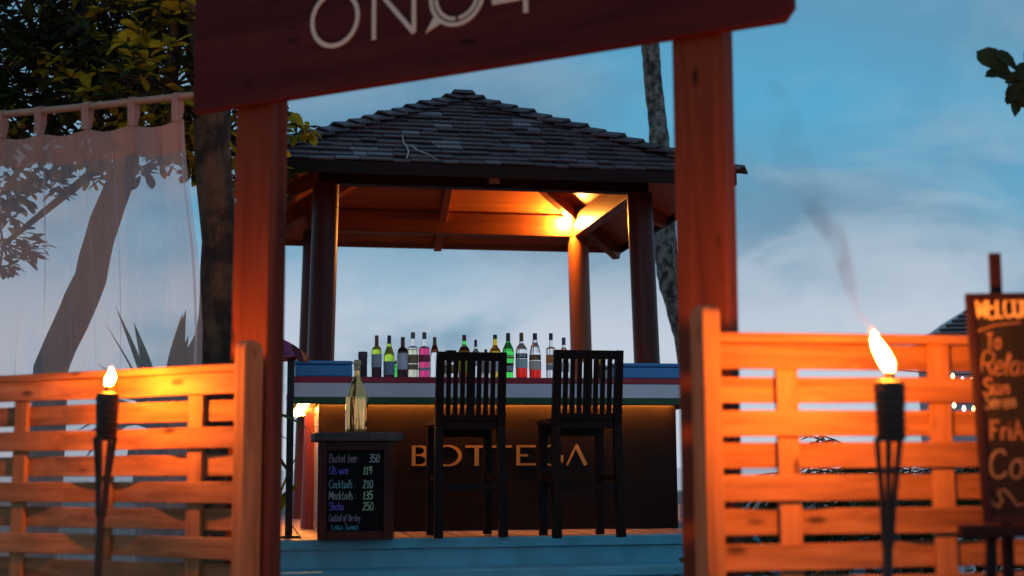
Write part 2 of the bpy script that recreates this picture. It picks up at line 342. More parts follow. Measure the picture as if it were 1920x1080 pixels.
for xx in (-2.2, -0.75, 0.75, 2.1): MB().box(xx - .05, xx + .05, EDGE + 0.1, 3.5, 0, DZ - 0.036).build('joist', M['dark_y'], deck)
for xx in (-2.2, -0.75, 0.75, 2.1): MB().box(xx - .05, xx + .05, EDGE - .5, EDGE - 0.3, 0, DZ - 0.421).build('step_support', M['dark_y'], deck)

# ---- bar counter
bar = thing('bar_counter', 'dark panelled bar with red, white and green striped counter edge', 'bar counter', PV)
CT, UL, UR = 1.585, -1.455, 1.30                      # counter top height, left and right ends
PL, PR = -1.287, 1.134                                # front panel ends
fp = MB().box(PL, PR, 0.0, 0.03, DZ + 0.004, 1.437).build('front_panel', M['panel'], bar, bevel=0.003)
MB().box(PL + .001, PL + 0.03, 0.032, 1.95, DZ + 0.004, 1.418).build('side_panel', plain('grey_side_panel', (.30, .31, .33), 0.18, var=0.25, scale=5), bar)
MB().box(PR - 0.03, PR - .001, 0.032, 1.95, DZ + 0.004, 1.437).build('side_panel', M['panel'], bar)
MB().box(UL, UR, -0.28, 0.42, 1.546, CT).build('counter_top', M['redp'], bar, bevel=0.004)
MB().box(UL, UL + .5, 0.421, 2.0, 1.546, CT).build('counter_top', M['redp'], bar, bevel=0.004)
MB().box(UR - .5, UR, 0.421, 2.0, 1.546, CT).build('counter_top', M['redp'], bar, bevel=0.004)
def rim(z0, z1, mat, name, ins):
    MB().box(UL + ins, UR - ins, -0.28 + ins, -0.25, z0, z1).build(name, mat, bar, bevel=0.003)
    MB().box(UL + ins, UL + 0.03, -0.249, 2.0, z0, z1).build(name, mat, bar, bevel=0.003)
    MB().box(UR - 0.03, UR - ins, -0.249, 2.0, z0, z1).build(name, mat, bar, bevel=0.003)
rim(1.454, 1.545, M['whitep'], 'white_fascia', 0.002)
rim(1.412, 1.453, M['greenp'], 'green_trim', 0.0)
sof = plain('soffit_board', (.34, .20, .12), 0.5)
MB().box(UL + 0.031, UR - 0.031, -0.248, -0.001, 1.438, 1.450).build('soffit', sof, bar)
MB().box(UL + 0.031, PL - .001, 0.001, 1.98, 1.438, 1.450).build('soffit', sof, bar)
led = MB()
led.tube([(PL + 0.01, -0.045, 1.433), (PR - 0.02, -0.045, 1.433)], 0.004, 6)
led.tube([(UL + 0.045, -0.22, 1.429), (UL + 0.045, 1.95, 1.429)], 0.006, 6)
led.tube([(UL + 0.05, 1.955, 1.429), (PL + .02, 1.955, 1.429)], 0.006, 6)
led.build('led_strip', M['led'], bar, smooth=True)
MB().box(PL + .005, PR - .005, -0.064, -0.058, 1.4165, 1.4375).build('led_baffle', M['panel'], bar)  # added baffle: blocks LED light towards the stools and hides the strip
lb = MB()
for i in range(26):
    yy = -0.15 + i * 0.08; lb.lathe([(0.0005, -.012), (.008, -.006), (.011, 0), (.008, .008), (.0005, .012)], 8, (UL + 0.085 + 0.008 * math.sin(i * 2), yy, 1.418), cap=False)
tag(lb.build('led_bulbs', M['led'], bar, smooth=True), None, None, kind='stuff')
# ---- raised name on the front panel, drawn as thick and thin strokes
GB, GH = 1.018, 0.134                                  # foot and height of the letters
def front(a, b, d): return (a, -d, b)
def letter(strokes):
    mb = MB()
    for q, (pts, wd, cl) in enumerate(strokes): mb.ribbon(pts, wd, front, 0.001, 0.009 + 0.0006 * q, cl)
    return mb.build('letter', M['gold'], fp)
def px_u(x): return PV.px(x, 860).x
def arc(cx, cz, rx, rz, a0, a1, n=24): return [(cx + rx * math.cos(rad(a0 + (a1 - a0) * i / n)), cz + rz * math.sin(rad(a0 + (a1 - a0) * i / n))) for i in range(n + 1)]
T_, t_ = 0.024, 0.011
z0, z1, zm = GB, GB + GH, GB + GH * 0.54
a = px_u(772); b = px_u(803); w = b - a
letter([([(a + T_ / 2, z0), (a + T_ / 2, z1)], T_, False),
        ([(a + T_, z1 - t_ / 2), (a + w * .5, z1 - t_ / 2)] + [(a + w * .5 + (w * .36) * math.sin(rad(t)), (z1 - t_ / 2 + zm) / 2 + (z1 - t_ / 2 - zm) / 2 * math.cos(rad(t))) for t in range(20, 171, 15)] + [(a + w * .5, zm), (a + T_, zm)], [t_, t_] + [t_ + (T_ - t_) * math.sin(rad(t)) for t in range(20, 171, 15)] + [t_, t_], False),
        ([(a + w * .5, zm), (a + w * .5, zm)] + [(a + w * .5 + (w * .44) * math.sin(rad(t)), (zm + z0 + t_ / 2) / 2 + (zm - z0 - t_ / 2) / 2 * math.cos(rad(t))) for t in range(20, 171, 15)] + [(a + w * .5, z0 + t_ / 2), (a + T_, z0 + t_ / 2)], [t_, t_] + [t_ + (T_ - t_) * math.sin(rad(t)) for t in range(20, 171, 15)] + [t_, t_], False)])
a = px_u(811); b = px_u(866); c = (a + b) / 2; R_ = (b - a) / 2
letter([([(c + (R_ - T_ / 2) * math.cos(rad(t)), (z0 + z1) / 2 + (GH / 2 - t_ / 2 + .003) * math.sin(rad(t))) for t in range(0, 360, 10)], [t_ + (T_ - t_) * abs(math.cos(rad(t))) for t in range(0, 360, 10)], True)])
for xa, xb in ((872.5, 914.5), (917.5, 959)):
    a = px_u(xa); b = px_u(xb); c = (a + b) / 2
    letter([([(a, z1 - .008), (b, z1 - .008)], .016, False), ([(c, z1 - .016), (c, z0)], T_ + .004, False)])
a = px_u(968); b = px_u(1004)
letter([([(a + T_ / 2, z0), (a + T_ / 2, z1)], T_, False)] + [([(a + T_, z), (q, z)], .014, False) for z, q in ((z1 - .007, b), ((z0 + z1) / 2, a + (b - a) * .6), (z0 + .007, b))])
a = px_u(1012); b = px_u(1056); c = (a + b) / 2; R_ = (b - a) / 2
letter([([(c + (R_ - T_ / 2) * math.cos(rad(t)), (z0 + z1) / 2 + (GH / 2 - t_ / 2 + .003) * math.sin(rad(t))) for t in range(42, 331, 8)], [t_ + (T_ - t_) * abs(math.cos(rad(t))) ** 2 for t in range(42, 331, 8)], False), ([(b - T_ / 2, z0 + .02), (b - T_ / 2, z0 + .058)], T_ * .9, False), ([(c + .004, z0 + .061), (b, z0 + .061)], .012, False)])
a = px_u(1061); b = px_u(1101); c = (a + b) / 2
letter([([(a + .006, z0), (c, z1)], .012, False), ([(c - .004, z1), (b - .012, z0)], T_ + .002, False)])

# ---- blue boxes standing on the counter ends
def blue_box(u0, u1, label):
    t = thing('counter_box', label, 'box', Fr(PV.w((u0 + u1) / 2, -.02, CT), PV.yaw), group='blue boxes on the counter'); h = (u1 - u0) / 2
    MB().box(-h, h, -.24, .16, 0.001, .074).build('box_body', M['blue_box'], t, bevel=.008)
    MB().box(-h - .004, h + .004, -.244, .164, .077, .102).build('lid', M['blue_box'], t, bevel=.01)
blue_box(UL + .006, PV.px(661, 690, -.26).x, 'blue painted box on the counter beside the dark canister')
blue_box(PV.px(1150, 690, -.26).x, UR - .006, 'blue painted box on the counter away from the dark canister')

# ================================================================== pavilion
pav = thing('pavilion', 'dark timber bar pavilion with hipped slate shingle roof and round columns', 'pavilion', PV)
UC, VC = -0.045, 1.80
HU, HV = 1.20, 1.045
LEAN = 0.036
def col_xy(sx, sv, z): 
    q = LEAN * (z - 1.7) / 1.7
    return (UC + sx * (HU - q), VC + sv * (HV - q))
BT = 3.235                                             # top of ring beam
for sx, sv in ((-1, -1), (1, -1), (1, 1), (-1, 1)):
    zs = [DZ + 0.003, DZ + .15, 1.7, 2.4, BT - .19]
    mb = MB().tube([(*col_xy(sx, sv, z), z) for z in zs], [.104, .101, .0965, .095, .094], 28)
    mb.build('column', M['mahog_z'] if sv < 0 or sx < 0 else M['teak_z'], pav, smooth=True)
bx, by = HU - .03, HV - .03
for (p, q, ax) in (((-1, -1), (1, -1), 'x'), ((-1, 1), (1, 1), 'x'), ((-1, -1), (-1, 1), 'y'), ((1, -1), (1, 1), 'y')):
    P0 = Vector((UC + p[0] * bx, VC + p[1] * by, BT - .095)); P1 = Vector((UC + q[0] * bx, VC + q[1] * by, BT - .095)); d = (P1 - P0).normalized()
    ext = .06 if ax == 'x' else -.06
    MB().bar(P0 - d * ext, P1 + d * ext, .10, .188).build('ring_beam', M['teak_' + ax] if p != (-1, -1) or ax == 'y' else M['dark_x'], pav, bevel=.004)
# roof planes
HEU, HEV = 1.70, 1.56                                  # eave half sizes
RU, RV = -0.10, 1.62                                   # roof centre
ZE, ZA = 3.03, 3.912                                   # underside at the eave and at the apex
SL = (ZA - ZE) / HEV
APEX = Vector((RU, RV, ZA))
cor = [Vector((RU + a * HEU, RV + b * HEV, ZE)) for a, b in ((-1, -1), (1, -1), (1, 1), (-1, 1))]
roof = MB()
for i in range(4):                                     # sheathing, 30 mm thick
    pass
up = Vector((0, 0, .03))
roof.add([*cor, APEX, *[c + up for c in cor], APEX + up], [(0, 1, 4), (1, 2, 4), (2, 3, 4), (3, 0, 4), (6, 5, 9), (7, 6, 9), (8, 7, 9), (5, 8, 9), (0, 5, 6, 1), (1, 6, 7, 2), (2, 7, 8, 3), (3, 8, 5, 0)])
roof = roof.build('roof', wood('ceiling_board', (.20, .065, .022), (.34, .12, .038), 0, .38, 10, knots=False), pav, fix=False)
# exposed rafters below the sheathing
def rafter(name, e, top, w, h, ext=0.0):
    e = Vector(e); top = Vector(top); d = (top - e).normalized(); nrm = Vector((0, 0, 1)); 
    MB().bar(e - d * ext - nrm * (h / 2 + .004), top - nrm * (h / 2 + .004), w, h).build(name, M['teak_x'], pav, bevel=.004)
for c in cor: rafter('hip_rafter', c + (APEX - c) * .01, APEX - (APEX - c) * .02, .075, .13, ext=.0)
for i, (a, b) in enumerate(((0, 1), (1, 2), (2, 3), (3, 0))):
    mid = (cor[a] + cor[b]) / 2; rafter('rafter', mid + (APEX - mid) * .012, APEX - (APEX - mid) * .06, .07, .10)
MB().tube([APEX - Vector((0, 0, .26)), APEX - Vector((0, 0, .03))], .07, 12).build('king_post', M['teak_z'], pav)
fd = .028
for i, (a, b) in enumerate(((0, 1), (1, 2), (2, 3), (3, 0))):
    A, B = cor[a], cor[b]; d = (B - A).normalized(); nrm = Vector((d.y, -d.x, 0)); sh = nrm * (fd / 2 + .001)
    ee = fd if i % 2 == 0 else 0.0
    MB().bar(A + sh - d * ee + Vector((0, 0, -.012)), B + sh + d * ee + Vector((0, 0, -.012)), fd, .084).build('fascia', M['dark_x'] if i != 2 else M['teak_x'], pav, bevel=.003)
# shingles: each one a piece on the slope one sees, joined on the other three
def slope_pieces(i, single):
    A, B = cor[i] + up, cor[(i + 1) % 4] + up; AP = APEX + up; mid = (A + B) / 2
    eu = (B - A).normalized(); en = (AP - mid); LEN = en.length; ev = en.normalized(); nn = eu.cross(ev).normalized()
    if nn.z < 0: nn = -nn
    half = (B - A).length / 2; rows = 16; ex = (LEN + .035) / rows; rng = random.Random(40 + i); lump = MB(); n = 0
    for r in range(rows):
        v0 = -.035 + r * ex; hw = max(half * (1 - max(v0, 0) / LEN), 0.02) + .012; v1 = v0 + ex * 1.55
        x = -hw - rng.uniform(0, .12); brk = rng.uniform(0, .03)
        while x < hw:
            w = rng.uniform(.095, .235); xa, xb = max(x, -hw), min(x + w, hw); x += w
            if xb - xa < .018: continue
            ta = max(min(xa + hw, (v1 - v0) * half / LEN * 0), 0)
            lift0 = .029 + rng.uniform(-.005, .007); lift1 = .004; dv = rng.uniform(-.006, .006); g_ = .0032
            def pt(xx, vv, ll): return mid + eu * xx + ev * vv + nn * ll
            # top corners stay inside the hip line
            lim = max(half * (1 - max(v1, 0) / LEN), .004) + .012
            xa1, xb1 = max(min(xa, lim), -lim), max(min(xb, lim), -lim)
            if xb1 - xa1 < .002: xb1 = xa1 + .002
            th = .012
            bot = [pt(xa + g_, v0 + dv, lift0 - th), pt(xb - g_, v0 + dv, lift0 - th), pt(xb1 - g_ * .2, v1, lift1 - .003), pt(xa1 + g_ * .2, v1, lift1 - .003)]
            top = [pt(xa + g_, v0 + dv, lift0), pt(xb - g_, v0 + dv, lift0), pt(xb1 - g_ * .2, v1, lift1 + .002), pt(xa1 + g_ * .2, v1, lift1 + .002)]
            if single:
                c = sum((p for p in top), Vector()) / 4
                MB().hexa([p - c for p in bot], [p - c for p in top]).build('shingle', M['shingle_pale'] if rng.random() < .13 else M['shingle'], roof).location = c
                n += 1
            else: lump.hexa(bot, top)
    if not single: tag(lump.build('shingle_courses', M['shingle'], roof), None, None, kind='stuff')
    return n
nsh = slope_pieces(0, True)
for i in (1, 2, 3): slope_pieces(i, False)
# hip caps: overlapping pairs bent over each hip
for hi, c in enumerate(cor):
    E = c + up; AP = APEX + up; d = (AP - E); LEN = d.length; d.normalize(); side = Vector((-d.y, d.x, 0)).normalized(); nn = side.cross(d).normalized()
    if nn.z < 0: nn = -nn
    rows = 15; ex = (LEN + .05) / rows
    for r in range(rows):
        s0 = -.075 + r * ex; s1 = s0 + ex * 1.35; l0, l1 = .066 + .006 * math.sin(r * 2.3 + hi), .036; wd = .092; dr = .038
        p0 = E + d * s0; p1 = E + d * min(s1, LEN + .03); vs_ = []
        for th in (0, .014):
            for p, l in ((p0, l0), (p1, l1)): vs_ += [p - side * wd + nn * (l - dr + th), p + nn * (l + th), p + side * wd + nn * (l - dr + th)]
        cc = (p0 + p1) / 2
        MB().add([v - cc for v in vs_], [(0, 3, 4, 1), (1, 4, 5, 2), (6, 7, 10, 9), (7, 8, 11, 10), (0, 1, 7, 6), (1, 2, 8, 7), (3, 9, 10, 4), (4, 10, 11, 5), (0, 6, 9, 3), (2, 5, 11, 8)]).build('hip_shingle', M['shingle'], roof).location = cc
MB().hexa([APEX + Vector((a * .10, b * .10, .062)) for a, b in ((-1, -1), (1, -1), (1, 1), (-1, 1))], [APEX + Vector((a * .075, b * .075, .098)) for a, b in ((-1, -1), (1, -1), (1, 1), (-1, 1))]).build('apex_cap', M['shingle'], roof, bevel=.006)
# lamp on the far right column
lx, ly = col_xy(1, 1, 3.0)
lfr = Fr(PV.w(lx - .135, ly - .095, 3.175), PV.yaw)
lt = thing('column_lamp', 'small lit globe lamp fixed to the column top under the roof', 'lamp', lfr)
MB().tube([(.09, .05, .04), (.03, .015, .055), (0, 0, .05)], .012, 8).build('bracket', M['black'], lt)
MB().lathe([(.022, .018), (.03, .02), (.03, .06), (.012, .075)], 14).build('socket', M['black'], lt)
MB().lathe([(.001, -.040)] + [(.040 * math.sin(rad(t)), -.040 * math.cos(rad(t))) for t in range(20, 161, 20)] + [(.014, .038)], 16, cap=False).build('bulb', glow('bulb_glow', (1.0, .34, .05), 2900), lt, smooth=True)
# twig lying on the roof
tw0 = on_plane(800, 285, PV.w(0, .35, 0), PV.yaw)
def roof_pt(px, py, lift=.035):
    n = Vector((0, -SL, 1)).normalized(); nw = PV.ex * n.x + PV.ey * n.y + Vector((0, 0, n.z))
    p0 = PV.w(*(cor[0] + up)); d = ray(px, py); t = (p0 + nw * lift - CAM).dot(nw) / d.dot(nw); return CAM + d * t
tb = roof_pt(762, 300)
tw = MB()
for pl, rr in (([(754, 252), (757, 268), (763, 274), (766, 285), (762, 298)], (.004, .006, .007, .006, .004)), ([(763, 274), (770, 273), (785, 283), (803, 289), (821, 300)], (.007, .006, .006, .005, .003))):
    tw.tube([roof_pt(x, y, .03 + .012 * (i % 2)) - tb for i, (x, y) in enumerate(pl)], rr, 6)
o = tw.build('fallen_twig', plain('bare_twig', (.42, .40, .38), .8), None, smooth=True); o.location = tb; tag(o, 'pale forked twig lying on the shingle roof', 'twig')
# hanging wire at the far eave
wp = on_plane(819, 432, PV.w(0, RV + HEV - .03, 0), PV.yaw)
o = MB().tube([(0, 0, 0), (.004, 0, -.05), (-.004, 0, -.10), (.002, 0, -.15)], .004, 5).build('loose_wire', M['black']); o.location = wp; tag(o, 'short black wire end hanging from the far roof edge', 'wire')

# ================================================================== bar stools
def stool_proto():
    t = thing('bar_stool', '', 'bar stool')
    h, dp = .215, .20
    dw = M['dark_z']
    for s in (-1, 1):                                   # rear legs run up into the back
        x = s * (h - .026)
        MB().hexa([(x - .026 + s * .006, -dp - .03, 0), (x + .026 + s * .006, -dp - .03, 0), (x + .026 + s * .006, -dp + .02, 0), (x - .026 + s * .006, -dp + .02, 0)], [(x - .024, -dp, .66), (x + .024, -dp, .66), (x + .024, -dp + .045, .66), (x - .024, -dp + .045, .66)]).build('leg', dw, t, bevel=.004)
        MB().hexa([(x - .024, -dp, .661), (x + .024, -dp, .661), (x + .024, -dp + .045, .661), (x - .024, -dp + .045, .661)], [(x - .022, -dp - .055, 1.098), (x + .026, -dp - .055, 1.098), (x + .026, -dp - .02, 1.098), (x - .022, -dp - .02, 1.098)]).build('back_post', dw, t, bevel=.003)
        x = s * (h - .035)
        MB().hexa([(x - .024, dp - .03, 0), (x + .024, dp - .03, 0), (x + .024, dp + .015, 0), (x - .024, dp + .015, 0)], [(x - .024, dp - .05, .66), (x + .024, dp - .05, .66), (x + .024, dp, .66), (x - .024, dp, .66)]).build('leg', dw, t, bevel=.004)
        MB().box(x - .012, x + .012, -dp + .02, dp - .05, .33, .365).build('stretcher', M['dark_y'], t, bevel=.002)
    def back(x0, x1, za, zb, nm, yo=0.0):
        def yb(z): return -dp - .055 * (z - .661) / .437 + .006 + yo
        MB().hexa([(x0, yb(za), za), (x1, yb(za), za), (x1, yb(za) + .022, za), (x0, yb(za) + .022, za)], [(x0, yb(zb), zb), (x1, yb(zb), zb), (x1, yb(zb) + .022, zb), (x0, yb(zb) + .022, zb)]).build(nm, dw, t, bevel=.002)
    back(-h + .05, h - .05, 1.045, 1.097, 'top_rail', -.002); back(-h + .05, h - .05, .685, .725, 'lower_rail', -.002)
    for x, w in ((-.135, .027), (-.093, .027), (-.050, .027), (0, .050), (.050, .027), (.093, .027), (.135, .027)): back(x - w / 2, x + w / 2, .726, 1.044, 'back_slat', .002)
    MB().box(-h + .004, h - .004, -dp + .048, dp + .01, .662, .70).build('seat', M['dark_x'], t, bevel=.008)
    MB().box(-h + .055, h - .055, -dp + .005, -dp + .04, .635, .683).build('seat_rail', M['dark_x'], t, bevel=.002)
    MB().box(-h + .06, h - .06, dp - .045, dp - .01, .60, .66).build('seat_rail', M['dark_x'], t, bevel=.002)
    MB().box(-h + .05, h - .05, -dp - .01, -dp + .014, .275, .315).build('stretcher', M['dark_x'], t, bevel=.002)
    MB().box(-h + .06, h - .06, dp - .045, dp - .018, .285, .32).build('foot_rest', M['dark_x'], t, bevel=.002)
    return t
st = stool_proto()
def set_stool(o, pxc, label, yaw):
    p = on_z(pxc, 1010, DZ); q = Fr((p.x, p.y, DZ), yaw); o.location = q.w(0, .23, .004); o.rotation_euler = (0, 0, yaw)
    o['label'] = label; o['group'] = 'bar stools'
s2 = copy_tree(st)
set_stool(st, 884.5, 'dark slatted bar stool, the one nearer the gold bottle', rad(12.5))
set_stool(s2, 1107, 'dark slatted bar stool, the one farther from the gold bottle', rad(12.5))

# ================================================================== chalk handwriting: single stroke letters
def crv(*p): return list(p)
G = {
 'A': [[(0, 0), (.28, 1), (.56, 0)], [(.12, .38), (.46, .38)]],
 'B': [[(.02, 0), (.04, 1), (.38, 1), (.52, .86), (.50, .66), (.36, .54), (.04, .52)], [(.36, .53), (.58, .42), (.60, .18), (.44, .02), (.02, 0)]],
 'C': [[(.56, .84), (.42, 1), (.22, .97), (.06, .75), (.02, .42), (.10, .12), (.28, 0), (.50, .06), (.60, .2)]],
 'E': [[(.5, 1), (.04, 1), (.02, 0), (.52, 0)], [(.03, .52), (.42, .54)]],
 'F': [[(.55, .96), (.02, 1)], [(.12, 1), (.08, 0)], [(.10, .52), (.42, .56)]],
 'G': [[(.56, .84), (.42, 1), (.22, .97), (.06, .75), (.02, .42), (.10, .12), (.28, 0), (.52, .06), (.56, .42), (.34, .42)]],
 'I': [[(.05, 0), (.05, 1)]],
 'L': [[(.06, 1), (.03, 0), (.48, .02)]],
 'M': [[(0, 0), (.08, 1), (.34, .3), (.60, 1), (.68, 0)]],
 'N': [[(0, 0), (.04, 1), (.5, 0), (.54, 1)]],
 'O': [[(.3, 1), (.1, .85), (.02, .5), (.1, .12), (.3, 0), (.5, .12), (.58, .5), (.5, .85), (.3, 1)]],
 'P': [[(.04, 0), (.04, 1), (.40, 1), (.54, .82), (.50, .58), (.34, .48), (.04, .48)]],
 'R': [[(.04, 0), (.04, 1), (.40, 1), (.54, .82), (.50, .60), (.34, .5), (.04, .5)], [(.26, .5), (.58, 0)]],
 'S': [[(.5, .86), (.34, 1), (.14, .93), (.08, .72), (.28, .53), (.48, .38), (.50, .14), (.30, 0), (.08, .06), (0, .18)]],
 'T': [[(0, 1), (.56, 1)], [(.28, 1), (.27, 0)]],
 'W': [[(0, 1), (.16, 0), (.36, .75), (.56, 0), (.74, 1)]],
 'a': [[(.40, .55), (.22, .62), (.05, .45), (.04, .15), (.18, 0), (.34, .12), (.42, .6), (.40, .1), (.50, 0)]],
 'b': [[(.06, 1), (.03, .05), (.2, 0), (.38, .16), (.38, .46), (.22, .60), (.05, .42)]],
 'c': [[(.36, .52), (.22, .62), (.06, .45), (.04, .16), (.18, 0), (.38, .08)]],
 'd': [[(.38, .5), (.2, .6), (.04, .42), (.05, .12), (.2, 0), (.36, .16), (.42, 1), (.40, .1), (.5, 0)]],
 'e': [[(.04, .3), (.36, .36), (.32, .58), (.16, .62), (.04, .4), (.06, .12), (.2, 0), (.40, .1)]],
 'f': [[(.40, .9), (.28, 1), (.18, .82), (.14, -.25), (.02, -.3)], [(.02, .55), (.34, .58)]],
 'h': [[(.05, 1), (.03, 0)], [(.04, .4), (.2, .6), (.34, .5), (.36, 0)]],
 'i': [[(.05, .58), (.05, .05), (.14, 0)], [(.05, .78), (.07, .84)]],
 'k': [[(.05, 1), (.03, 0)], [(.36, .62), (.05, .28), (.40, 0)]],
 'l': [[(.06, .2), (.18, .85), (.10, 1), (.05, .8), (.06, .1), (.18, 0)]],
 'm': [[(.03, 0), (.04, .6)], [(.04, .4), (.16, .6), (.27, .5), (.28, 0)], [(.28, .42), (.40, .6), (.52, .5), (.53, 0)]],
 'n': [[(.03, 0), (.04, .6)], [(.04, .4), (.2, .6), (.34, .5), (.36, 0)]],
 'o': [[(.22, .62), (.06, .48), (.04, .16), (.2, 0), (.38, .14), (.40, .46), (.22, .62), (.46, .6)]],
 'r': [[(.04, 0), (.06, .6)], [(.05, .38), (.18, .58), (.34, .56)]],
 's': [[(.32, .54), (.18, .62), (.06, .5), (.14, .34), (.30, .24), (.28, .04), (.12, 0), (0, .08)]],
 't': [[(.14, .92), (.10, .08), (.22, 0), (.34, .06)], [(0, .64), (.30, .66)]],
 'u': [[(.04, .6), (.04, .12), (.16, 0), (.32, .1), (.36, .6), (.36, .06), (.46, 0)]],
 'w': [[(.02, .6), (.10, 0), (.24, .45), (.38, 0), (.48, .6)]],
 'x': [[(.02, .6), (.36, 0)], [(.36, .6), (.02, 0)]],
 'y': [[(.04, .6), (.10, .22), (.30, .2)], [(.38, .6), (.24, -.2), (.08, -.36), (0, -.25)]],
 '0': [[(.24, 1), (.08, .85), (.02, .45), (.1, .08), (.26, 0), (.42, .14), (.46, .55), (.38, .9), (.24, 1)]],
 '1': [[(.04, .74), (.2, 1), (.18, 0)], [(.02, 0), (.34, 0)]],
 '2': [[(.04, .78), (.16, 1), (.36, .96), (.40, .72), (.22, .38), (0, .02), (.46, .04)]],
 '3': [[(.04, .92), (.24, 1), (.40, .84), (.32, .6), (.14, .52), (.36, .46), (.44, .22), (.28, 0), (0, .08)]],
 '4': [[(.34, 0), (.36, 1), (0, .32), (.5, .34)]],
 '5': [[(.42, 1), (.08, 1), (.05, .58), (.28, .62), (.44, .42), (.38, .1), (.18, 0), (0, .08)]],
 '9': [[(.40, .70), (.26, .48), (.08, .58), (.06, .86), (.22, 1), (.38, .92), (.40, .60), (.36, 0)]],
 ':': [[(.04, .42), (.06, .48)], [(.04, .08), (.06, .14)]],
 '.': [[(.04, .0), (.07, .06)]],
}
def write(text, x, y, h, wx, width, fn, depth, parent, mat, name='chalk_line', slant=.12, jit=.02, track=.14, seed=0):
    rng = random.Random(seed + len(text)); mb = MB(); cx = x; q = 0
    for ch in text:
        if ch == ' ': cx += h * wx * .38; continue
        gl = G[ch]; mx = max(p[0] for s in gl for p in s); jy = rng.uniform(-jit, jit) * h; js = 1 + rng.uniform(-jit, jit) * 2
        for s in gl:
            pts = []
            for i in range(len(s)):                     # soften corners
                a, b = s[i]; pts.append((cx + (a + slant * b) * h * wx * js, y + jy + b * h * js))
            if len(pts) > 3:
                fine = []
                for i in range(len(pts) - 1):
                    p0, p1, p2, p3 = pts[max(i - 1, 0)], pts[i], pts[i + 1], pts[min(i + 2, len(pts) - 1)]
                    for t in (0, .34, .67):
                        fine.append(tuple(.5 * (2 * p1[c] + (p2[c] - p0[c]) * t + (2 * p0[c] - 5 * p1[c] + 4 * p2[c] - p3[c]) * t * t + (3 * p1[c] - p0[c] - 3 * p2[c] + p3[c]) * t ** 3) for c in (0, 1)))
                pts = fine + [pts[-1]]
            mb.ribbon(pts, width * rng.uniform(.8, 1.15), fn, .0002, depth + .00012 * (q % 9)); q += 1
        cx += (mx + track) * h * wx
    return mb.build(name, mat, parent)

# ================================================================== menu stand with the gold bottle
mp_ = on_z(665, 1014, DZ); MF = Fr((mp_.x, mp_.y + .004, DZ + .004), rad(3))
menu = thing('menu_stand', 'dark wooden menu stand with handwritten chalkboard and speckled slab top', 'menu stand', MF)
hw = .216; mh = .565
MB().box(-hw, -hw + .052, 0, .30, 0, mh).build('side_frame', M['mahog_z'], menu, bevel=.004)
MB().box(hw - .052, hw, 0, .30, 0, mh).build('side_frame', M['mahog_z'], menu, bevel=.004)
MB().box(-hw + .053, hw - .053, 0.001, .299, 0, .052).build('bottom_rail', M['mahog_x'], menu, bevel=.004)
MB().box(-hw + .053, hw - .053, 0.001, .299, mh - .052, mh).build('top_rail', M['mahog_x'], menu, bevel=.004)
cb = MB().box(-hw + .0525, hw - .0525, .012, .285, .0525, mh - .0525).build('chalkboard', M['chalkboard'], menu)
sl = []
for i in range(26):
    t = 2 * math.pi * i / 26; rx = .275 * (1 + .05 * noise.noise(Vector((math.cos(t) * 2, math.sin(t) * 2, 3)))); ct, s_ = math.cos(t), math.sin(t); kk = (abs(ct) ** 3.4 + abs(s_) ** 3.4) ** (-1 / 3.4)
    sl.append((.002 + rx * ct * kk, .155 + .185 * s_ * kk * (1 + .06 * noise.noise(Vector((ct * 3, s_ * 3, 1))))))
MB().prism(sl, lambda a, b, d: (a, b, d), mh + .001, mh + .054).build('slab_top', M['slab'], menu, bevel=.01)
def mfn(a, b, d): return (a, .012 - d, b)
def chalk(c): return plain('chalk_%d' % int(sum(c) * 1000), c, .9, var=.45, scale=90)
ck = dict(pink=chalk((.44, .27, .31)), violet=chalk((.20, .17, .62)), teal=chalk((.22, .46, .48)), white=chalk((.50, .52, .46)), green=chalk((.55, .74, .40)), grey=chalk((.28, .25, .30)), blue=chalk((.08, .38, .52)))
rows = [('Bucket beer:', 'pink', '350', 'white', .475), ('Gls wine  :', 'violet', '119', 'green', .406), ('Cocktails :', 'teal', '210', 'white', .326), ('Mocktails :', 'white', '135', 'green', .261), ('Shisha   :', 'violet', '250', 'green', .199)]
for i, (a, ca, b, c_, z) in enumerate(rows):
    z -= .028
    write(a, -.152, z, .046, .70 if i else .66, .0042, mfn, .0012, cb, ck[ca], slant=.06, seed=i, track=.10)
    write(b, .045 + (.035 if i == 0 else 0), z, .044, .80, .0052, mfn, .0012, cb, ck[c_], slant=.08, seed=i + 9, track=.13)
write('Cocktail of the day', -.152, .108, .040, .50, .0036, mfn, .0012, cb, ck['grey'], slant=.10, seed=31, track=.10)
write('Lotus Sunset', -.135, .060, .030, .86, .0040, mfn, .0012, cb, ck['blue'], slant=.05, seed=40, track=.12)

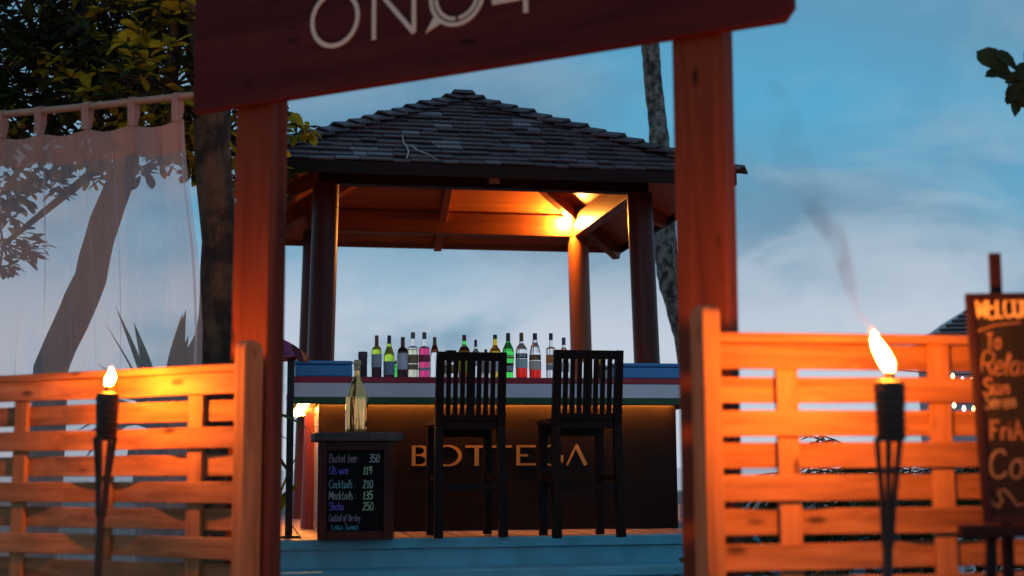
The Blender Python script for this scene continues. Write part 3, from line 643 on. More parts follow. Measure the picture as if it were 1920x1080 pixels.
def loft(prof, steps=3):                               # smooth a lathe profile
    out_ = []
    for i in range(len(prof) - 1):
        p0, p1, p2, p3 = prof[max(i - 1, 0)], prof[i], prof[i + 1], prof[min(i + 2, len(prof) - 1)]
        for k in range(steps):
            t = k / steps; out_.append(tuple(.5 * (2 * p1[c] + (p2[c] - p0[c]) * t + (2 * p0[c] - 5 * p1[c] + 4 * p2[c] - p3[c]) * t * t + (3 * p1[c] - p0[c] - 3 * p2[c] + p3[c]) * t ** 3) for c in (0, 1)))
    return out_ + [prof[-1]]
gp = MF.w(.0, .10, mh + .056)
gb = thing('sparkling_wine_bottle', 'large shiny gold sparkling wine bottle standing on the slab top', 'bottle', loc=gp)
gbm = MB().lathe([(.045, 0)] + loft([(.063, .003), (.066, .02), (.066, .19), (.060, .225), (.040, .285), (.021, .325), (.0175, .345), (.0175, .365)], 4), 96); gbm.v = [(x * (1 + .035 * noise.noise(Vector((math.atan2(y, x) * 2.6, z * 5, 3.1)))), y * (1 + .035 * noise.noise(Vector((math.atan2(y, x) * 2.6, z * 5, 3.1)))), z) for x, y, z in gbm.v]; gbm.build('bottle_body', M['gold_metal'], gb, smooth=True)
MB().lathe([(.0185, .366), (.0195, .372), (.019, .395), (.0235, .40), (.0225, .415), (.0205, .425), (.012, .43), (.001, .431)], 20).build('foil_cap', M['foil'], gb, smooth=True)

# ================================================================== bottles on the counter
GL = dict(green=glass('green_glass', (.60, .90, .08)), lime=glass('bright_green_glass', (.12, 1.0, .16)), clear=glass('clear_glass', (.98, .99, 1.0)), pink=glass('pink_liquor', (1.0, .08, .28)),
          red=glass('red_liquor', (.95, .03, .02)), amber=glass('amber_liquor', (.90, .58, .04)), brown=glass('brown_glass', (.20, .05, .01)), wine=glass('dark_wine_glass', (.03, .012, .02)), pale=glass('pale_liquor', (.90, .86, .62)))
def flat(n, c, r=.55, me=0.0): return plain(n, c, r, metal=me, var=.15, scale=30)
LB = dict(grey=flat('grey_label', (.45, .46, .54)), blue=flat('blue_grey_label', (.27, .31, .43)), white=flat('white_label', (.72, .72, .82)), gold=flat('brown_gold_label', (.30, .21, .11)), pinkd=flat('dark_pink_label', (.42, .03, .10)),
          black=flat('black_label', (.02, .02, .025)), navy=flat('navy_label', (.025, .03, .06)), pale=flat('pale_blue_label', (.50, .68, .68)), orange=flat('orange_label', (.80, .24, .08)), cream=flat('cream_label', (.78, .68, .6)), yellow=flat('yellow_label', (.65, .48, .05)))
CP = dict(purple=flat('purple_cap', (.06, .03, .07), .4), navy=flat('navy_cap', (.04, .03, .08), .4), red=flat('wine_red_cap', (.16, .02, .04), .4), copper=flat('copper_cap', (.22, .07, .05), .4), cork=flat('cork_cap', (.22, .13, .06), .6), dark=flat('dark_cap', (.05, .03, .045), .4), silver=flat('grey_cap', (.10, .09, .11), .35))
SH = dict(
 bordeaux=[(0, .97), (.02, 1), (.60, 1), (.66, .97), (.71, .80), (.745, .52), (.775, .40), (1, .37)],
 burgundy=[(0, .97), (.02, 1), (.46, 1), (.54, .95), (.64, .70), (.73, .45), (.80, .37), (1, .34)],
 square=[(0, .94), (.02, 1), (.60, 1), (.655, 1), (.672, .96), (.684, .6), (.70, .42), (1, .38)],
 round=[(0, .90), (.03, 1), (.56, 1), (.63, .96), (.69, .80), (.735, .50), (.77, .36), (1, .34)],
 bulb=[(0, .82), (.05, .95), (.45, 1), (.60, .98), (.67, .82), (.71, .50), (.76, .36), (1, .34)],
 taper=[(0, .80), (.02, .84), (.15, .78), (.40, .95), (.56, 1), (.66, .85), (.74, .55), (.80, .40), (1, .34)],
 sling=[(0, .96), (.02, 1), (.35, 1), (.55, .93), (.70, .72), (.78, .48), (.84, .38), (1, .36)],
)
BV = -0.17
def bottle(xc, wpx, ytop, shape, lower, upper, level, cap, caph, labels, label, v=BV, name='liquor_bottle', text=None, h=None):
    base = on_plane(xc, 700, PV.w(0, v, 0), PV.yaw); base.z = CT + .0015
    sc = base.y / F; r = wpx * sc / 2 * .99
    top = on_plane(xc, ytop, PV.w(0, v, 0), PV.yaw); H = h if h else top.z - base.z
    t = thing(name, label, 'bottle', loc=base, yaw=rad(random.uniform(-10, 10)))
    def rad_at(f_):
        s = SH[shape]
        for (f0, r0), (f1, r1) in zip(s, s[1:]):
            if f0 <= f_ <= f1: return r * (r0 + (r1 - r0) * (f_ - f0) / max(f1 - f0, 1e-6))
        return r * s[-1][1]
    hc = caph; pw = 2.0
    fs = sorted({0.0, .01, .02, .05, .1, .2, .3, .4, .45, .5, .55, .58, .6, .62, .64, .66, .68, .7, .72, .74, .76, .78, .8, .85, .9, 1 - hc, level})
    fs = [q for q in fs if q <= 1 - hc + 1e-6]
    lo = [(rad_at(q), q * H) for q in fs if q <= level]; hi = [(rad_at(q), q * H) for q in fs if q >= level]
    if len(lo) > 1: MB().lathe([(lo[0][0] * .8, lo[0][1])] + lo, 20).build('bottle_body', GL[lower], t, smooth=True)
    if len(hi) > 1: MB().lathe([(p[0], p[1] + (.0012 if i == 0 and len(lo) > 1 else 0)) for i, p in enumerate(hi)], 20).build('bottle_neck' if len(lo) > 1 else 'bottle_body', GL[upper], t, smooth=True)
    rc = max(rad_at(1.0), r * .30) * 1.06
    MB().lathe([(rc * .98, (1 - hc) * H + .001), (rc, (1 - hc) * H + .004), (rc * .97, H - .002), (rc * .85, H)], 16).build('cap', CP[cap], t, smooth=True)
    for j, (f0, f1, m_) in enumerate(labels):
        zs = [f0 + (f1 - f0) * i / 4 for i in range(5)]
        MB().lathe([(rad_at(q) + .0012 + .0004 * j, q * H) for q in zs], 18, cap=False, a0=rad(-90 - 88), a1=rad(-90 + 88)).build('label', LB[m_], t, smooth=True)
    if text:
        s_, f_, hh, mt = text; rr = rad_at(f_) + .0024
        wd = sum((max(p[0] for st_ in G[c] for p in st_) + .12) for c in s_) * hh * .62
        write(s_, -wd / 2, f_ * H, hh, .62, hh * .13, lambda a, b, d: ((rr + d) * math.sin(a / rr), -(rr + d) * math.cos(a / rr), b), .0006, t, mt, name='label_lettering', slant=0, jit=0)
    return t
lw = flat('lettering_white', (.75, .75, .72)); lo_ = flat('lettering_orange', (.80, .30, .05))
# dark canister
cbase = on_plane(680, 700, PV.w(0, -.16, 0), PV.yaw); cbase.z = CT + .0015
can = thing('canister', 'dark purple cylindrical gift canister beside the wine bottles', 'canister', loc=cbase)
MB().lathe([(.0285, 0), (.029, .003), (.029, .128)], 24).build('canister_body', plain('dark_plum_print', (.03, .018, .03), .35, var=.5, scale=60), can, smooth=True)
MB().lathe([(.030, .129), (.0305, .133), (.0305, .163), (.029, .167)], 24).build('canister_lid', flat('plum_lid', (.055, .03, .06), .4), can, smooth=True)
bottle(706, 19, 629, 'bordeaux', 'wine', 'green', .40, 'copper', .26, [(.24, .55, 'grey')], 'green wine bottle with tall copper capsule and grey label', name='wine_bottle')
bottle(729.5, 21, 629, 'burgundy', 'wine', 'green', .30, 'navy', .20, [(.06, .38, 'blue')], 'slope-shouldered green wine bottle with blue grey label low down', name='wine_bottle')
bottle(742, 9, 676, 'square', 'lime', 'lime', .4, 'silver', .2, [], 'tiny green bottle peeking between two wine bottles', v=-.02)
bottle(755, 20.5, 632, 'bordeaux', 'wine', 'wine', .40, 'red', .26, [(.20, .60, 'white'), (.165, .195, 'pinkd')], 'dark red wine bottle with large white label', name='wine_bottle')
bottle(774, 20.5, 623, 'square', 'pale', 'clear', .62, 'silver', .14, [(.17, .29, 'gold'), (.31, .50, 'gold')], 'square-shouldered clear bottle with brown gold labels')
bottle(795.5, 20.5, 623, 'square', 'pink', 'clear', .655, 'silver', .15, [(.155, .215, 'grey'), (.34, .50, 'pinkd')], 'square-shouldered bottle of bright pink liquor')
bottle(815, 19, 632, 'sling', 'clear', 'brown', .62, 'cork', .18, [], 'cut glass bottle with cork cap and brown neck next to the pink liquor')
bottle(870.5, 22, 628, 'round', 'brown', 'lime', .73, 'red', .14, [(.12, .50, 'yellow')], 'brown liquor bottle with red cap and bright green neck')
bottle(892, 16, 637, 'round', 'clear', 'clear', .5, 'purple', .19, [(.30, .55, 'white')], 'small clear bottle with tall purple cap')
bottle(928.5, 22, 627.5, 'bulb', 'amber', 'amber', .55, 'dark', .10, [(.14, .50, 'white')], 'round-shouldered bottle of amber liquor')
bottle(953, 23, 624.5, 'taper', 'lime', 'lime', .5, 'navy', .19, [(.13, .33, 'black'), (.155, .27, 'grey'), (.43, .47, 'pinkd')], 'tapered bright green vermouth bottle')
bottle(978, 22, 624, 'round', 'red', 'clear', .40, 'cork', .19, [(.43, .54, 'navy'), (.22, .42, 'pale')], 'clear bottle with red liquor and navy band reading CAMPARI', text=('CAMPARI', .455, .021, lw))
bottle(1003.5, 22.5, 625, 'sling', 'red', 'clear', .38, 'navy', .15, [(.40, .52, 'navy'), (.19, .37, 'cream')], 'clear bottle with red liquor and dark band reading APEROL', text=('APEROL', .425, .022, lo_))
bottle(1033.5, 19, 625, 'square', 'clear', 'clear', .5, 'dark', .15, [(.32, .52, 'orange'), (.18, .31, 'grey')], 'square-shouldered clear bottle with orange label')
bottle(1057.5, 21, 633, 'bulb', 'clear', 'clear', .5, 'silver', .18, [(.15, .40, 'white')], 'small round clear bottle next to the orange-labelled bottle')
bottle(911, 15, 655, 'square', 'clear', 'clear', .5, 'silver', .12, [(.2, .6, 'pale')], 'short clear bottle with pale label seen behind the stool slats', v=-.02)
# wide-stoppered decanter
db = on_plane(845, 700, PV.w(0, -.12, 0), PV.yaw); db.z = CT + .0015
dc = thing('decanter', 'squat clear decanter with wide dark wooden stopper', 'decanter', loc=db, yaw=rad(24))
MB().lathe([(.034, 0), (.040, .004), (.040, .10), (.034, .118), (.022, .128), (.02, .152)], 20).build('decanter_body', GL['clear'], dc, smooth=True)
MB().lathe([(.041, .03), (.0412, .09)], 18, cap=False, a0=rad(-200), a1=rad(20)).build('label', LB['gold'], dc, smooth=True)
MB().box(-.030, .030, -.026, .026, .153, .185).build('stopper', M['dark_x'], dc, bevel=.003)
# garnish jars half hidden behind the far stool
for q, (x, hh, rr, m_, lab) in enumerate(((1071, .10, .026, 'clear', 'plain clear glass jar behind the stool slats'), (1095, .125, .026, 'clear', 'glass jar topped with orange fruit'), (1127, .118, .028, 'brown', 'brown glass jar topped with yellow fruit'), (1149, .105, .022, 'clear', 'slim clear tumbler near the blue box'))):
    b_ = on_plane(x, 700, PV.w(0, -.13, 0), PV.yaw); b_.z = CT + .0015
    t = thing('glass_jar', lab, 'jar', loc=b_, group='garnish jars')
    MB().lathe([(rr * .8, 0), (rr, .004), (rr, hh * .8), (rr * .9, hh * .9)], 18).build('jar_body', GL[m_], t, smooth=True)
    if q in (1, 2): MB().lathe([(rr * .75, hh * .91), (rr * .95, hh * 1.0), (rr * .8, hh * 1.15), (.001, hh * 1.22)], 14).build('fruit', flat('fruit_%d' % q, (.75, .28, .02) if q == 1 else (.75, .50, .05)), t, smooth=True)
# ================================================================== entrance gate
YL = rad(-28)                                          # gate and near fence recede towards the left
gl_ = on_z(490, 880, 1.0) if False else None
def gpt(px, y): p = at_y(px, 700, y); return Vector((p.x, p.y, 0))
GR = gpt(1312, 4.05); GLp = gpt(476, 4.80)
gyaw = math.atan2(GR.y - GLp.y, GR.x - GLp.x); GFr = Fr(GLp, gyaw)
gate = thing('entrance_gate', 'reddish timber entrance gate with a wide name board across two posts', 'gate', GFr)
def post_at(xl_t, xr_t, xl_b, xr_b, yt, yb, name, zt):
    # front face edges (left, right) at two heights, in the gate's own plane
    a0, a1 = GFr.px(xl_b, yb).x, GFr.px(xr_b, yb).x; b0, b1 = GFr.px(xl_t, yt).x, GFr.px(xr_t, yt).x
    zb_, zt_ = GFr.px(xl_b, yb).z, GFr.px(xl_t, yt).z
    def ext(p, q, z): return p + (q - p) * (z - zb_) / (zt_ - zb_)
    d = .10
    lo = (ext(a0, b0, 0), ext(a1, b1, 0)); hi = (ext(a0, b0, zt), ext(a1, b1, zt))
    MB().hexa([(lo[0], 0, 0), (lo[1], 0, 0), (lo[1], d, 0), (lo[0], d, 0)], [(hi[0], 0, zt), (hi[1], 0, zt), (hi[1], d, zt), (hi[0], d, zt)]).build(name, M['red_z'], gate, bevel=.005)
HB = -0.045                                            # the board is nailed to the front of the posts
p_l = GFr.px(361, 212, HB); p_r = GFr.px(1468, 37, HB); p_c = GFr.px(1486, 10, HB)
ztop = p_l.z + .56
post_at(443, 508, 433.5, 501.5, 225, 605, 'post', ztop - .05)
post_at(1259.6, 1355, 1270, 1365, 105, 600, 'post', ztop - .05)
bz = p_l.z; bzr = p_r.z
board = MB().prism([(p_l.x, bz), (p_r.x, bzr), (p_c.x, p_c.z), (p_c.x, ztop), (p_l.x, ztop)], lambda a, b, d: (a, d, b), HB, HB + .04).build('header_board', M['header_x'], gate, bevel=.004)
def hfn(a, b, d): return (a, HB - d, b)
def circ(pts):
    (ax, ay), (bx_, by_), (cx, cy) = pts; d = 2 * (ax * (by_ - cy) + bx_ * (cy - ay) + cx * (ay - by_))
    ux = ((ax * ax + ay * ay) * (by_ - cy) + (bx_ * bx_ + by_ * by_) * (cy - ay) + (cx * cx + cy * cy) * (ay - by_)) / d
    uy = ((ax * ax + ay * ay) * (cx - bx_) + (bx_ * bx_ + by_ * by_) * (ax - cx) + (cx * cx + cy * cy) * (bx_ - ax)) / d
    return ux, uy, math.hypot(ax - ux, ay - uy)
def hp(x, y): p = GFr.px(x, y, HB); return (p.x, p.z)
sw = .0155
def sign_letter(strokes):
    mb = MB()
    for q, (pts, w_, cl) in enumerate(strokes): mb.ribbon(pts, w_, hfn, .0005, .004 + .0005 * q, cl)
    mb.build('letter', M['cream'], board)
ox, oz, orr = circ((hp(586.5, 43), hp(621, 86.5), hp(671.5, 27)))
sign_letter([([(ox + orr * math.cos(rad(t)), oz + orr * math.sin(rad(t))) for t in range(0, 360, 8)], sw, True)])
ctop = oz + orr
a = hp(701.7, 75); b = hp(777, 62); n_top = ctop - .004
sign_letter([([a, (a[0], n_top)], sw, False), ([(a[0], n_top), (b[0], a[1])], sw, False), ([(b[0], a[1] + .002), (b[0], n_top)], sw, False)])
qx, qz, qr = circ((hp(809, 5), hp(847, 46.5), hp(903, 3)))
t1, t2, t3 = hp(799, 63), hp(815, 31), hp(829, 43)
mbx = MB().ribbon([(qx + qr * math.cos(rad(t)), qz + qr * math.sin(rad(t))) for t in range(0, 360, 8)], sw * .85, hfn, .0005, .004, True)
mbx.ribbon([(qx + qr * .80 * math.cos(rad(t)), qz + qr * .80 * math.sin(rad(t))) for t in range(182, 268, 6)], sw * .8, hfn, .0005, .0042)
mbx.ribbon([(qx + qr * .80 * math.cos(rad(t)), qz + qr * .80 * math.sin(rad(t))) for t in range(275, 358, 6)], sw * .8, hfn, .0005, .0042)
mbx.prism([t1, t3, t2], hfn, .0005, .0046); mbx.build('letter', M['cream'], board)
c0, c1_, s0 = hp(924, 5.5), hp(989, -3), hp(986.5, 24)
sign_letter([([(c0[0], c0[1]), (s0[0] + .012, c0[1])], sw, False), ([(s0[0], s0[1]), (s0[0], ctop)], sw, False), ([(c0[0] + .002, c0[1]), (s0[0], ctop)], sw * .9, False)])

# ================================================================== woven slat fences
PITCHF, SLH = .0905, .071
def woven(FR, s_end, s_far, vert, ztop, label, post, parity, rows=15):
    t = thing('woven_fence', label, 'fence', FR, group='pine fences either side of the gate')
    sg = 1 if s_far > s_end else -1
    a, b = min(s_end, s_far), max(s_end, s_far)
    vs_ = sorted(vert); amp = .017
    def off(s, row):                                    # slats weave in front of and behind the uprights
        # piecewise cosine through the uprights
        pts = [(v, ((vs_.index(v) + row + parity) % 2) * 2 - 1) for v in vs_]
        if s <= pts[0][0]: return pts[0][1] * math.cos(min((pts[0][0] - s) / .30, 1) * math.pi * .5) * amp
        if s >= pts[-1][0]: return pts[-1][1] * math.cos(min((s - pts[-1][0]) / .30, 1) * math.pi * .5) * amp
        for (v0, p0), (v1, p1) in zip(pts, pts[1:]):
            if v0 <= s <= v1:
                f_ = (s - v0) / (v1 - v0); f_ = min(max((f_ - .12) / .76, 0), 1); return amp * (p0 + (p1 - p0) * (.5 - .5 * math.cos(math.pi * f_)))
    rng = random.Random(len(label))
    for r in range(rows):
        zc = ztop - .028 - SLH / 2 - r * PITCHF + rng.uniform(-.002, .002)
        if zc < .05: break
        n = int((b - a) / .07); mb = MB(); P_ = []; tl = rng.uniform(-.004, .004)
        for i in range(n + 1):
            s = a + (b - a) * i / n; y = off(s, r); z = zc + tl * (i / n - .5)
            P_ += [(s, y - .0065, z - SLH / 2), (s, y - .0065, z + SLH / 2), (s, y + .0065, z + SLH / 2), (s, y + .0065, z - SLH / 2)]
        fs = []
        for i in range(n):
            o = 4 * i
            for j in range(4): fs.append((o + j, o + 4 + j, o + 4 + (j + 1) % 4, o + (j + 1) % 4))
        fs += [(0, 1, 2, 3), (4 * n + 3, 4 * n + 2, 4 * n + 1, 4 * n)]
        mb.add(P_, fs).build('slat', M['pine_x'], t, bevel=.0025)
    for v in vs_: MB().box(v - .031, v + .031, -.0095, .0095, 0.0, ztop - .026).build('upright', M['pine_z'], t, bevel=.002)
    MB().box(a, b, -.030, .030, ztop - .026, ztop).build('top_rail', M['pine_x'], t, bevel=.004)
    return t
# near left fence
LF0 = gpt(457, 4.62); LFr = Fr(LF0, rad(-28.5))
def lf(x, y=880): return LFr.px(x, y).x
zt_l = LFr.px(436, 683).z
lfence = woven(LFr, -.002, -2.6, [lf(38), lf(199), lf(367), -1.95, -2.4], zt_l, 'orange lit woven pine slat fence in front of the sheer curtain', None, 0)
pz = LFr.px(460, 639).z
def fence_post(t, x0, x1, y0, y1, zt):                  # plank post with a rounded top
    xm = (x0 + x1) / 2; ym = (y0 + y1) / 2; prof = [(y0, 0), (y1, 0)] + [(ym + (y1 - ym) * math.cos(rad(q)), zt - .03 + .03 * math.sin(rad(q))) for q in range(0, 181, 20)]
    MB().prism(prof, lambda a, b, d: (d, a, b), x0, x1).build('end_post', M['pine_z'], t, bevel=.004)
fence_post(lfence, 0.0, .046, -.048, .045, pz)
# right fence
RF0 = gpt(1338, 3.80); RFr = Fr(RF0, rad(10.5))
zt_r = RFr.px(1352, 624.5).z
def rf(x, y=880): return RFr.px(x, y).x
rfence = woven(RFr, .004, 2.1, [rf(1479), rf(1767), rf(1767) * 2 - rf(1479), 1.85], zt_r, 'bright orange lit woven pine slat fence beside the welcome board', None, 0)
fence_post(rfence, -.050, 0.0, -.065, .045, RFr.px(1320, 574).z)

# ================================================================== bamboo torches
FL_S = glow('torch_flame_small', (1.0, .225, .015), 3400, tip=(.9, .25, .02), z0=0, z1=.08)
def sheath_mat():
    m, t, b = newmat('flame_sheath'); nd = t.nodes; ln = t.links; o = [n for n in nd if n.type == 'OUTPUT_MATERIAL'][0]; nd.remove(b)
    tp = nd.new('ShaderNodeBsdfTransparent'); em = nd.new('ShaderNodeEmission'); em.inputs[0].default_value = (1.0, .28, .03, 1); em.inputs[1].default_value = 3.0
    co = nd.new('ShaderNodeTexCoord'); nz = nd.new('ShaderNodeTexNoise'); ln.new(co.outputs['Object'], nz.inputs[0]); nz.inputs['Scale'].default_value = 45
    mr = nd.new('ShaderNodeMapRange'); ln.new(nz.outputs[0], mr.inputs[0]); mr.inputs[1].default_value = .3; mr.inputs[2].default_value = .7; mr.inputs[3].default_value = .10; mr.inputs[4].default_value = .45
    mx_ = nd.new('ShaderNodeMixShader'); ln.new(mr.outputs[0], mx_.inputs[0]); ln.new(tp.outputs[0], mx_.inputs[1]); ln.new(em.outputs[0], mx_.inputs[2]); ln.new(mx_.outputs[0], o.inputs[0])
    return m
SHEATH = sheath_mat()
FL_M = glow('torch_flame', (1.0, .235, .016), 2400, tip=(.9, .25, .02), z0=0, z1=.12)
def torch(px_head, py_top, py_bot, px_base, dist, flame, fh, fw, lean, label, power):
    p = at_y(px_head, py_top, dist); base = Vector((p.x, p.y, 0)); pb = at_y(px_base, 1080, dist); 
    dx = (pb.x - p.x) * (p.z / max(p.z - pb.z, .05))
    base.x += dx
    t = thing('bamboo_torch', label, 'torch', loc=base, group='lit bamboo torches'); ht = p.z; hb = at_y(px_head, py_bot, dist).z
    tx = -dx
    def X(z): return tx * z / ht
    jn = hb - .22
    MB().tube([(X(0), 0, 0), (X(jn * .5), 0, jn * .5), (X(jn), 0, jn)], [.012, .012, .013], 10).build('pole', M['bamboo'], t, smooth=True)
    for q in range(6):                                   # split strips flaring up to the basket
        an = 2 * math.pi * q / 6 + .3
        MB().tube([(X(jn - .03) + .011 * math.cos(an), .011 * math.sin(an), jn - .03), (X(jn + .1) + .018 * math.cos(an), .018 * math.sin(an), jn + .1), (X(hb) + .032 * math.cos(an), .032 * math.sin(an), hb + .01)], [.006, .007, .0075], 6).build('bamboo_strip', M['bamboo'], t)
    MB().lathe([(.028, hb), (.033, hb + .006), (.036, ht - .03), (.038, ht - .012), (.036, ht), (.022, ht + .004)], 18, (X(ht), 0, 0)).build('basket', M['bamboo'], t, smooth=True)
    for q in range(7): MB().lathe([(.0345 + .0005 * q, hb + .012 + q * (ht - hb - .03) / 6 - .003), (.0375 + .0003 * q, hb + .012 + q * (ht - hb - .03) / 6), (.0345 + .0005 * q, hb + .012 + q * (ht - hb - .03) / 6 + .003)], 18, (X(ht), 0, 0), cap=False).build('woven_band', M['bamboo'], t, smooth=True)
    MB().lathe([(.016, ht + .003), (.013, ht + .012), (.011, ht + .026), (.008, ht + .028)], 12, (X(ht), 0, 0)).build('wick_holder', M['black'], t)
    pr = [(0.12, 0), (.55, .08), (.85, .2), (1, .36), (.92, .52), (.72, .68), (.45, .82), (.2, .93), (.02, 1)]
    mb = MB(); mb.lathe([(fw / 2 * r, fh * z) for r, z in pr], 14, cap=False); mb.v = [(x * (1 + .22 * noise.noise(Vector((y * 90, z * 38, 2 + fh * 50)))) + lean * z + .0045 * math.sin(z * 62) * (z / fh), y * (1 + .25 * noise.noise(Vector((x * 90, z * 40, 5)))), z * (1 + .05 * noise.noise(Vector((x * 160, y * 160, 1))))) for x, y, z in mb.v]
    f_ = mb.build('flame', FL_S if fh < .08 else FL_M, t, smooth=True); f_.location = (X(ht) + flame, 0, ht + .020)
    mo = MB(); mo.lathe([(fw / 2 * r * 1.30 + .0015, fh * z * 1.16 - .004) for r, z in pr], 14, cap=False); mo.v = [(x * (1 + .25 * noise.noise(Vector((y * 70, z * 30, 7)))) + lean * z + .006 * math.sin(z * 55) * (z / fh), y, z) for x, y, z in mo.v]
    mo.build('flame_sheath', SHEATH, t, smooth=True).location = f_.location
    return t
torch(202, 738, 826, 183, 4.58, 0.0, .068, .030, .20, 'slim bamboo torch burning in front of the curtain fence', 1)
torch(1667, 716, 828, 1664, 3.40, .004, .105, .038, -.36, 'bamboo torch burning beside the welcome board', 1)

# ================================================================== welcome board on an easel
EF = Fr(gpt(1880, 3.60), rad(-4))
es = thing('easel_board', 'black welcome chalkboard with hand lettering standing on a dark easel', 'easel', EF)
TL = EF.px(1821, 545); BL = EF.px(1846, 982)
bx0, bx1 = (TL.x + BL.x) / 2, (TL.x + BL.x) / 2 + .48; z0_, z1_ = BL.z, TL.z
sh_ = (TL.x - BL.x) / (z1_ - z0_)                       # the board leans a little sideways
tilt = .10
def efn(a, b, d): return (a + sh_ * (b - (z0_ + z1_) / 2), tilt * (b - z0_) - d, b)
cbd = MB().prism([(bx0 + .012, z0_ + .012), (bx1 - .012, z0_ + .012), (bx1 - .012, z1_ - .012), (bx0 + .012, z1_ - .012)], efn, 0.0, -.012).build('chalkboard', M['chalkboard'], es)
for nm, q in (('frame_side', [(bx0, z0_), (bx0 + .020, z0_), (bx0 + .020, z1_), (bx0, z1_)]), ('frame_side', [(bx1 - .020, z0_), (bx1, z0_), (bx1, z1_), (bx1 - .020, z1_)]), ('frame_rail', [(bx0 + .021, z0_), (bx1 - .021, z0_), (bx1 - .021, z0_ + .02), (bx0 + .021, z0_ + .02)]), ('frame_rail', [(bx0 + .021, z1_ - .02), (bx1 - .021, z1_ - .02), (bx1 - .021, z1_), (bx0 + .021, z1_)])):
    MB().prism(q, efn, .006, -.015).build(nm, M['dark_z'], es, bevel=.002)
mt_ = EF.px(1884, 464); mx = EF.px(1884, 540).x
MB().bar((mx - .012, .075, 0.02), (mt_.x, .10, mt_.z), .030, .018, (0, 1, 0)).build('mast', M['dark_z'], es, bevel=.002)
lg = EF.px(1796, 982); lg2 = EF.px(1796, 1006)
MB().box(lg.x, bx1 + .05, -.045, .012, lg2.z, z0_ - .002).build('ledge', M['dark_x'], es, bevel=.003)
for xx, xb in ((EF.px(1864, 1040).x, EF.px(1862, 1080).x), (bx1 - .02, bx1)): MB().bar((xx + (xb - xx) * 8, -.01, 0.012), (xx, .02, lg2.z - .001), .026, .022, (0, 1, 0)).build('leg', M['dark_z'], es, bevel=.002)
MB().bar(((bx0 + bx1) / 2, .24, .012), (mx + .02, .10, z1_ - .05), .026, .02, (0, 1, 0)).build('rear_leg', M['dark_z'], es, bevel=.002)
wy = plain('yellow_torchlit_chalk', (.42, .30, .12), .9, var=.3, scale=60); wo = plain('torchlit_chalk', (.13, .065, .035), .9, var=.3, scale=60); wp_ = plain('dim_torchlit_chalk', (.12, .085, .055), .9, var=.3, scale=60)  # orange torchlight and its dimming downwards put into the chalk colours
def er(x, y): p = EF.px(x, y); return (p.x - sh_ * (p.z - (z0_ + z1_) / 2), p.z)
def etext(s, x, y, hpx, wx, wd, m_, slant=.1):
    a, b = er(x, y); h = hpx * 3.6 / F; write(s, a, b, h, wx, wd, efn, .0014, cbd, m_, slant=slant, jit=.03, seed=int(y), track=.1)
etext('WELCOME', 1842, 591, 34, .74, .0072, wy, .04)
etext('To', 1858, 652, 30, .8, .006, wo); etext('Relax', 1844, 701, 40, .95, .006, wo, .25); etext('Sun', 1848, 738, 30, 1.05, .006, wo, .15); etext('Seren', 1850, 764, 26, .9, .0055, wp_, .2)
etext('Fri', 1860, 824, 36, .9, .0075, wo, .08); etext('A', 1906, 824, 34, .8, .0075, wo, .05); etext('Com', 1858, 896, 52, 1.0, .0065, wp_, .12)
a = er(1840, 618); b = er(1875, 606); c = er(1925, 600); cbl = MB().ribbon([a, b, c], .005, efn, .0002, .0015); cbl.build('chalk_flourish', wo, cbd)
cur = [er(x, y) for x, y in ((1858, 905), (1856, 925), (1862, 945), (1874, 950), (1880, 938), (1872, 922), (1884, 918), (1898, 932), (1908, 948), (1925, 944))]
MB().ribbon(cur, .0045, efn, .0002, .0016).build('chalk_flourish', wp_, cbd)

# ================================================================== sheer curtain on a bamboo rod
CF = Fr(gpt(345, 6.5), rad(-20))
r0, r1 = CF.px(-60, 221), CF.px(372, 177)
rodz = (CF.px(340, 180).z + CF.px(20, 212).z) / 2
ra, rb = CF.px(10, 214), CF.px(345, 180.5)
def rod_z(s): return ra.z + (rb.z - ra.z) * (s - ra.x) / (rb.x - ra.x)
rod = thing('curtain_rod', 'pale bamboo pole carrying the sheer curtain, tied to the tree trunk', 'curtain rod', CF)
sL = r0.x - 1.3; sR = CF.px(392, 176).x
MB().tube([(sL, 0, rod_z(sL)), (ra.x, .0, ra.z), ((ra.x + rb.x) / 2, 0, (ra.z + rb.z) / 2 - .004), (rb.x, 0, rb.z), (sR, 0.0, rod_z(sR))], [.017, .018, .0185, .018, .017], 12).build('pole', M['bamboo_pale'], rod, smooth=True)
for s in (ra.x + .1, (ra.x + rb.x) / 2 + .05, rb.x - .12): MB().lathe([(.018, -.008), (.0205, 0), (.018, .008)], 12, cap=False).build('node_ring', M['bamboo_pale'], rod, smooth=True).matrix_local = Matrix.Translation((s, 0, rod_z(s))) @ Matrix.Rotation(rad(90), 4, 'Y')
MB().tube([(sL + .03, .03, 0), (sL + .03, .03, rod_z(sL) + .05)], .03, 12).build('support_post', M['bamboo_pale'], rod, smooth=True)
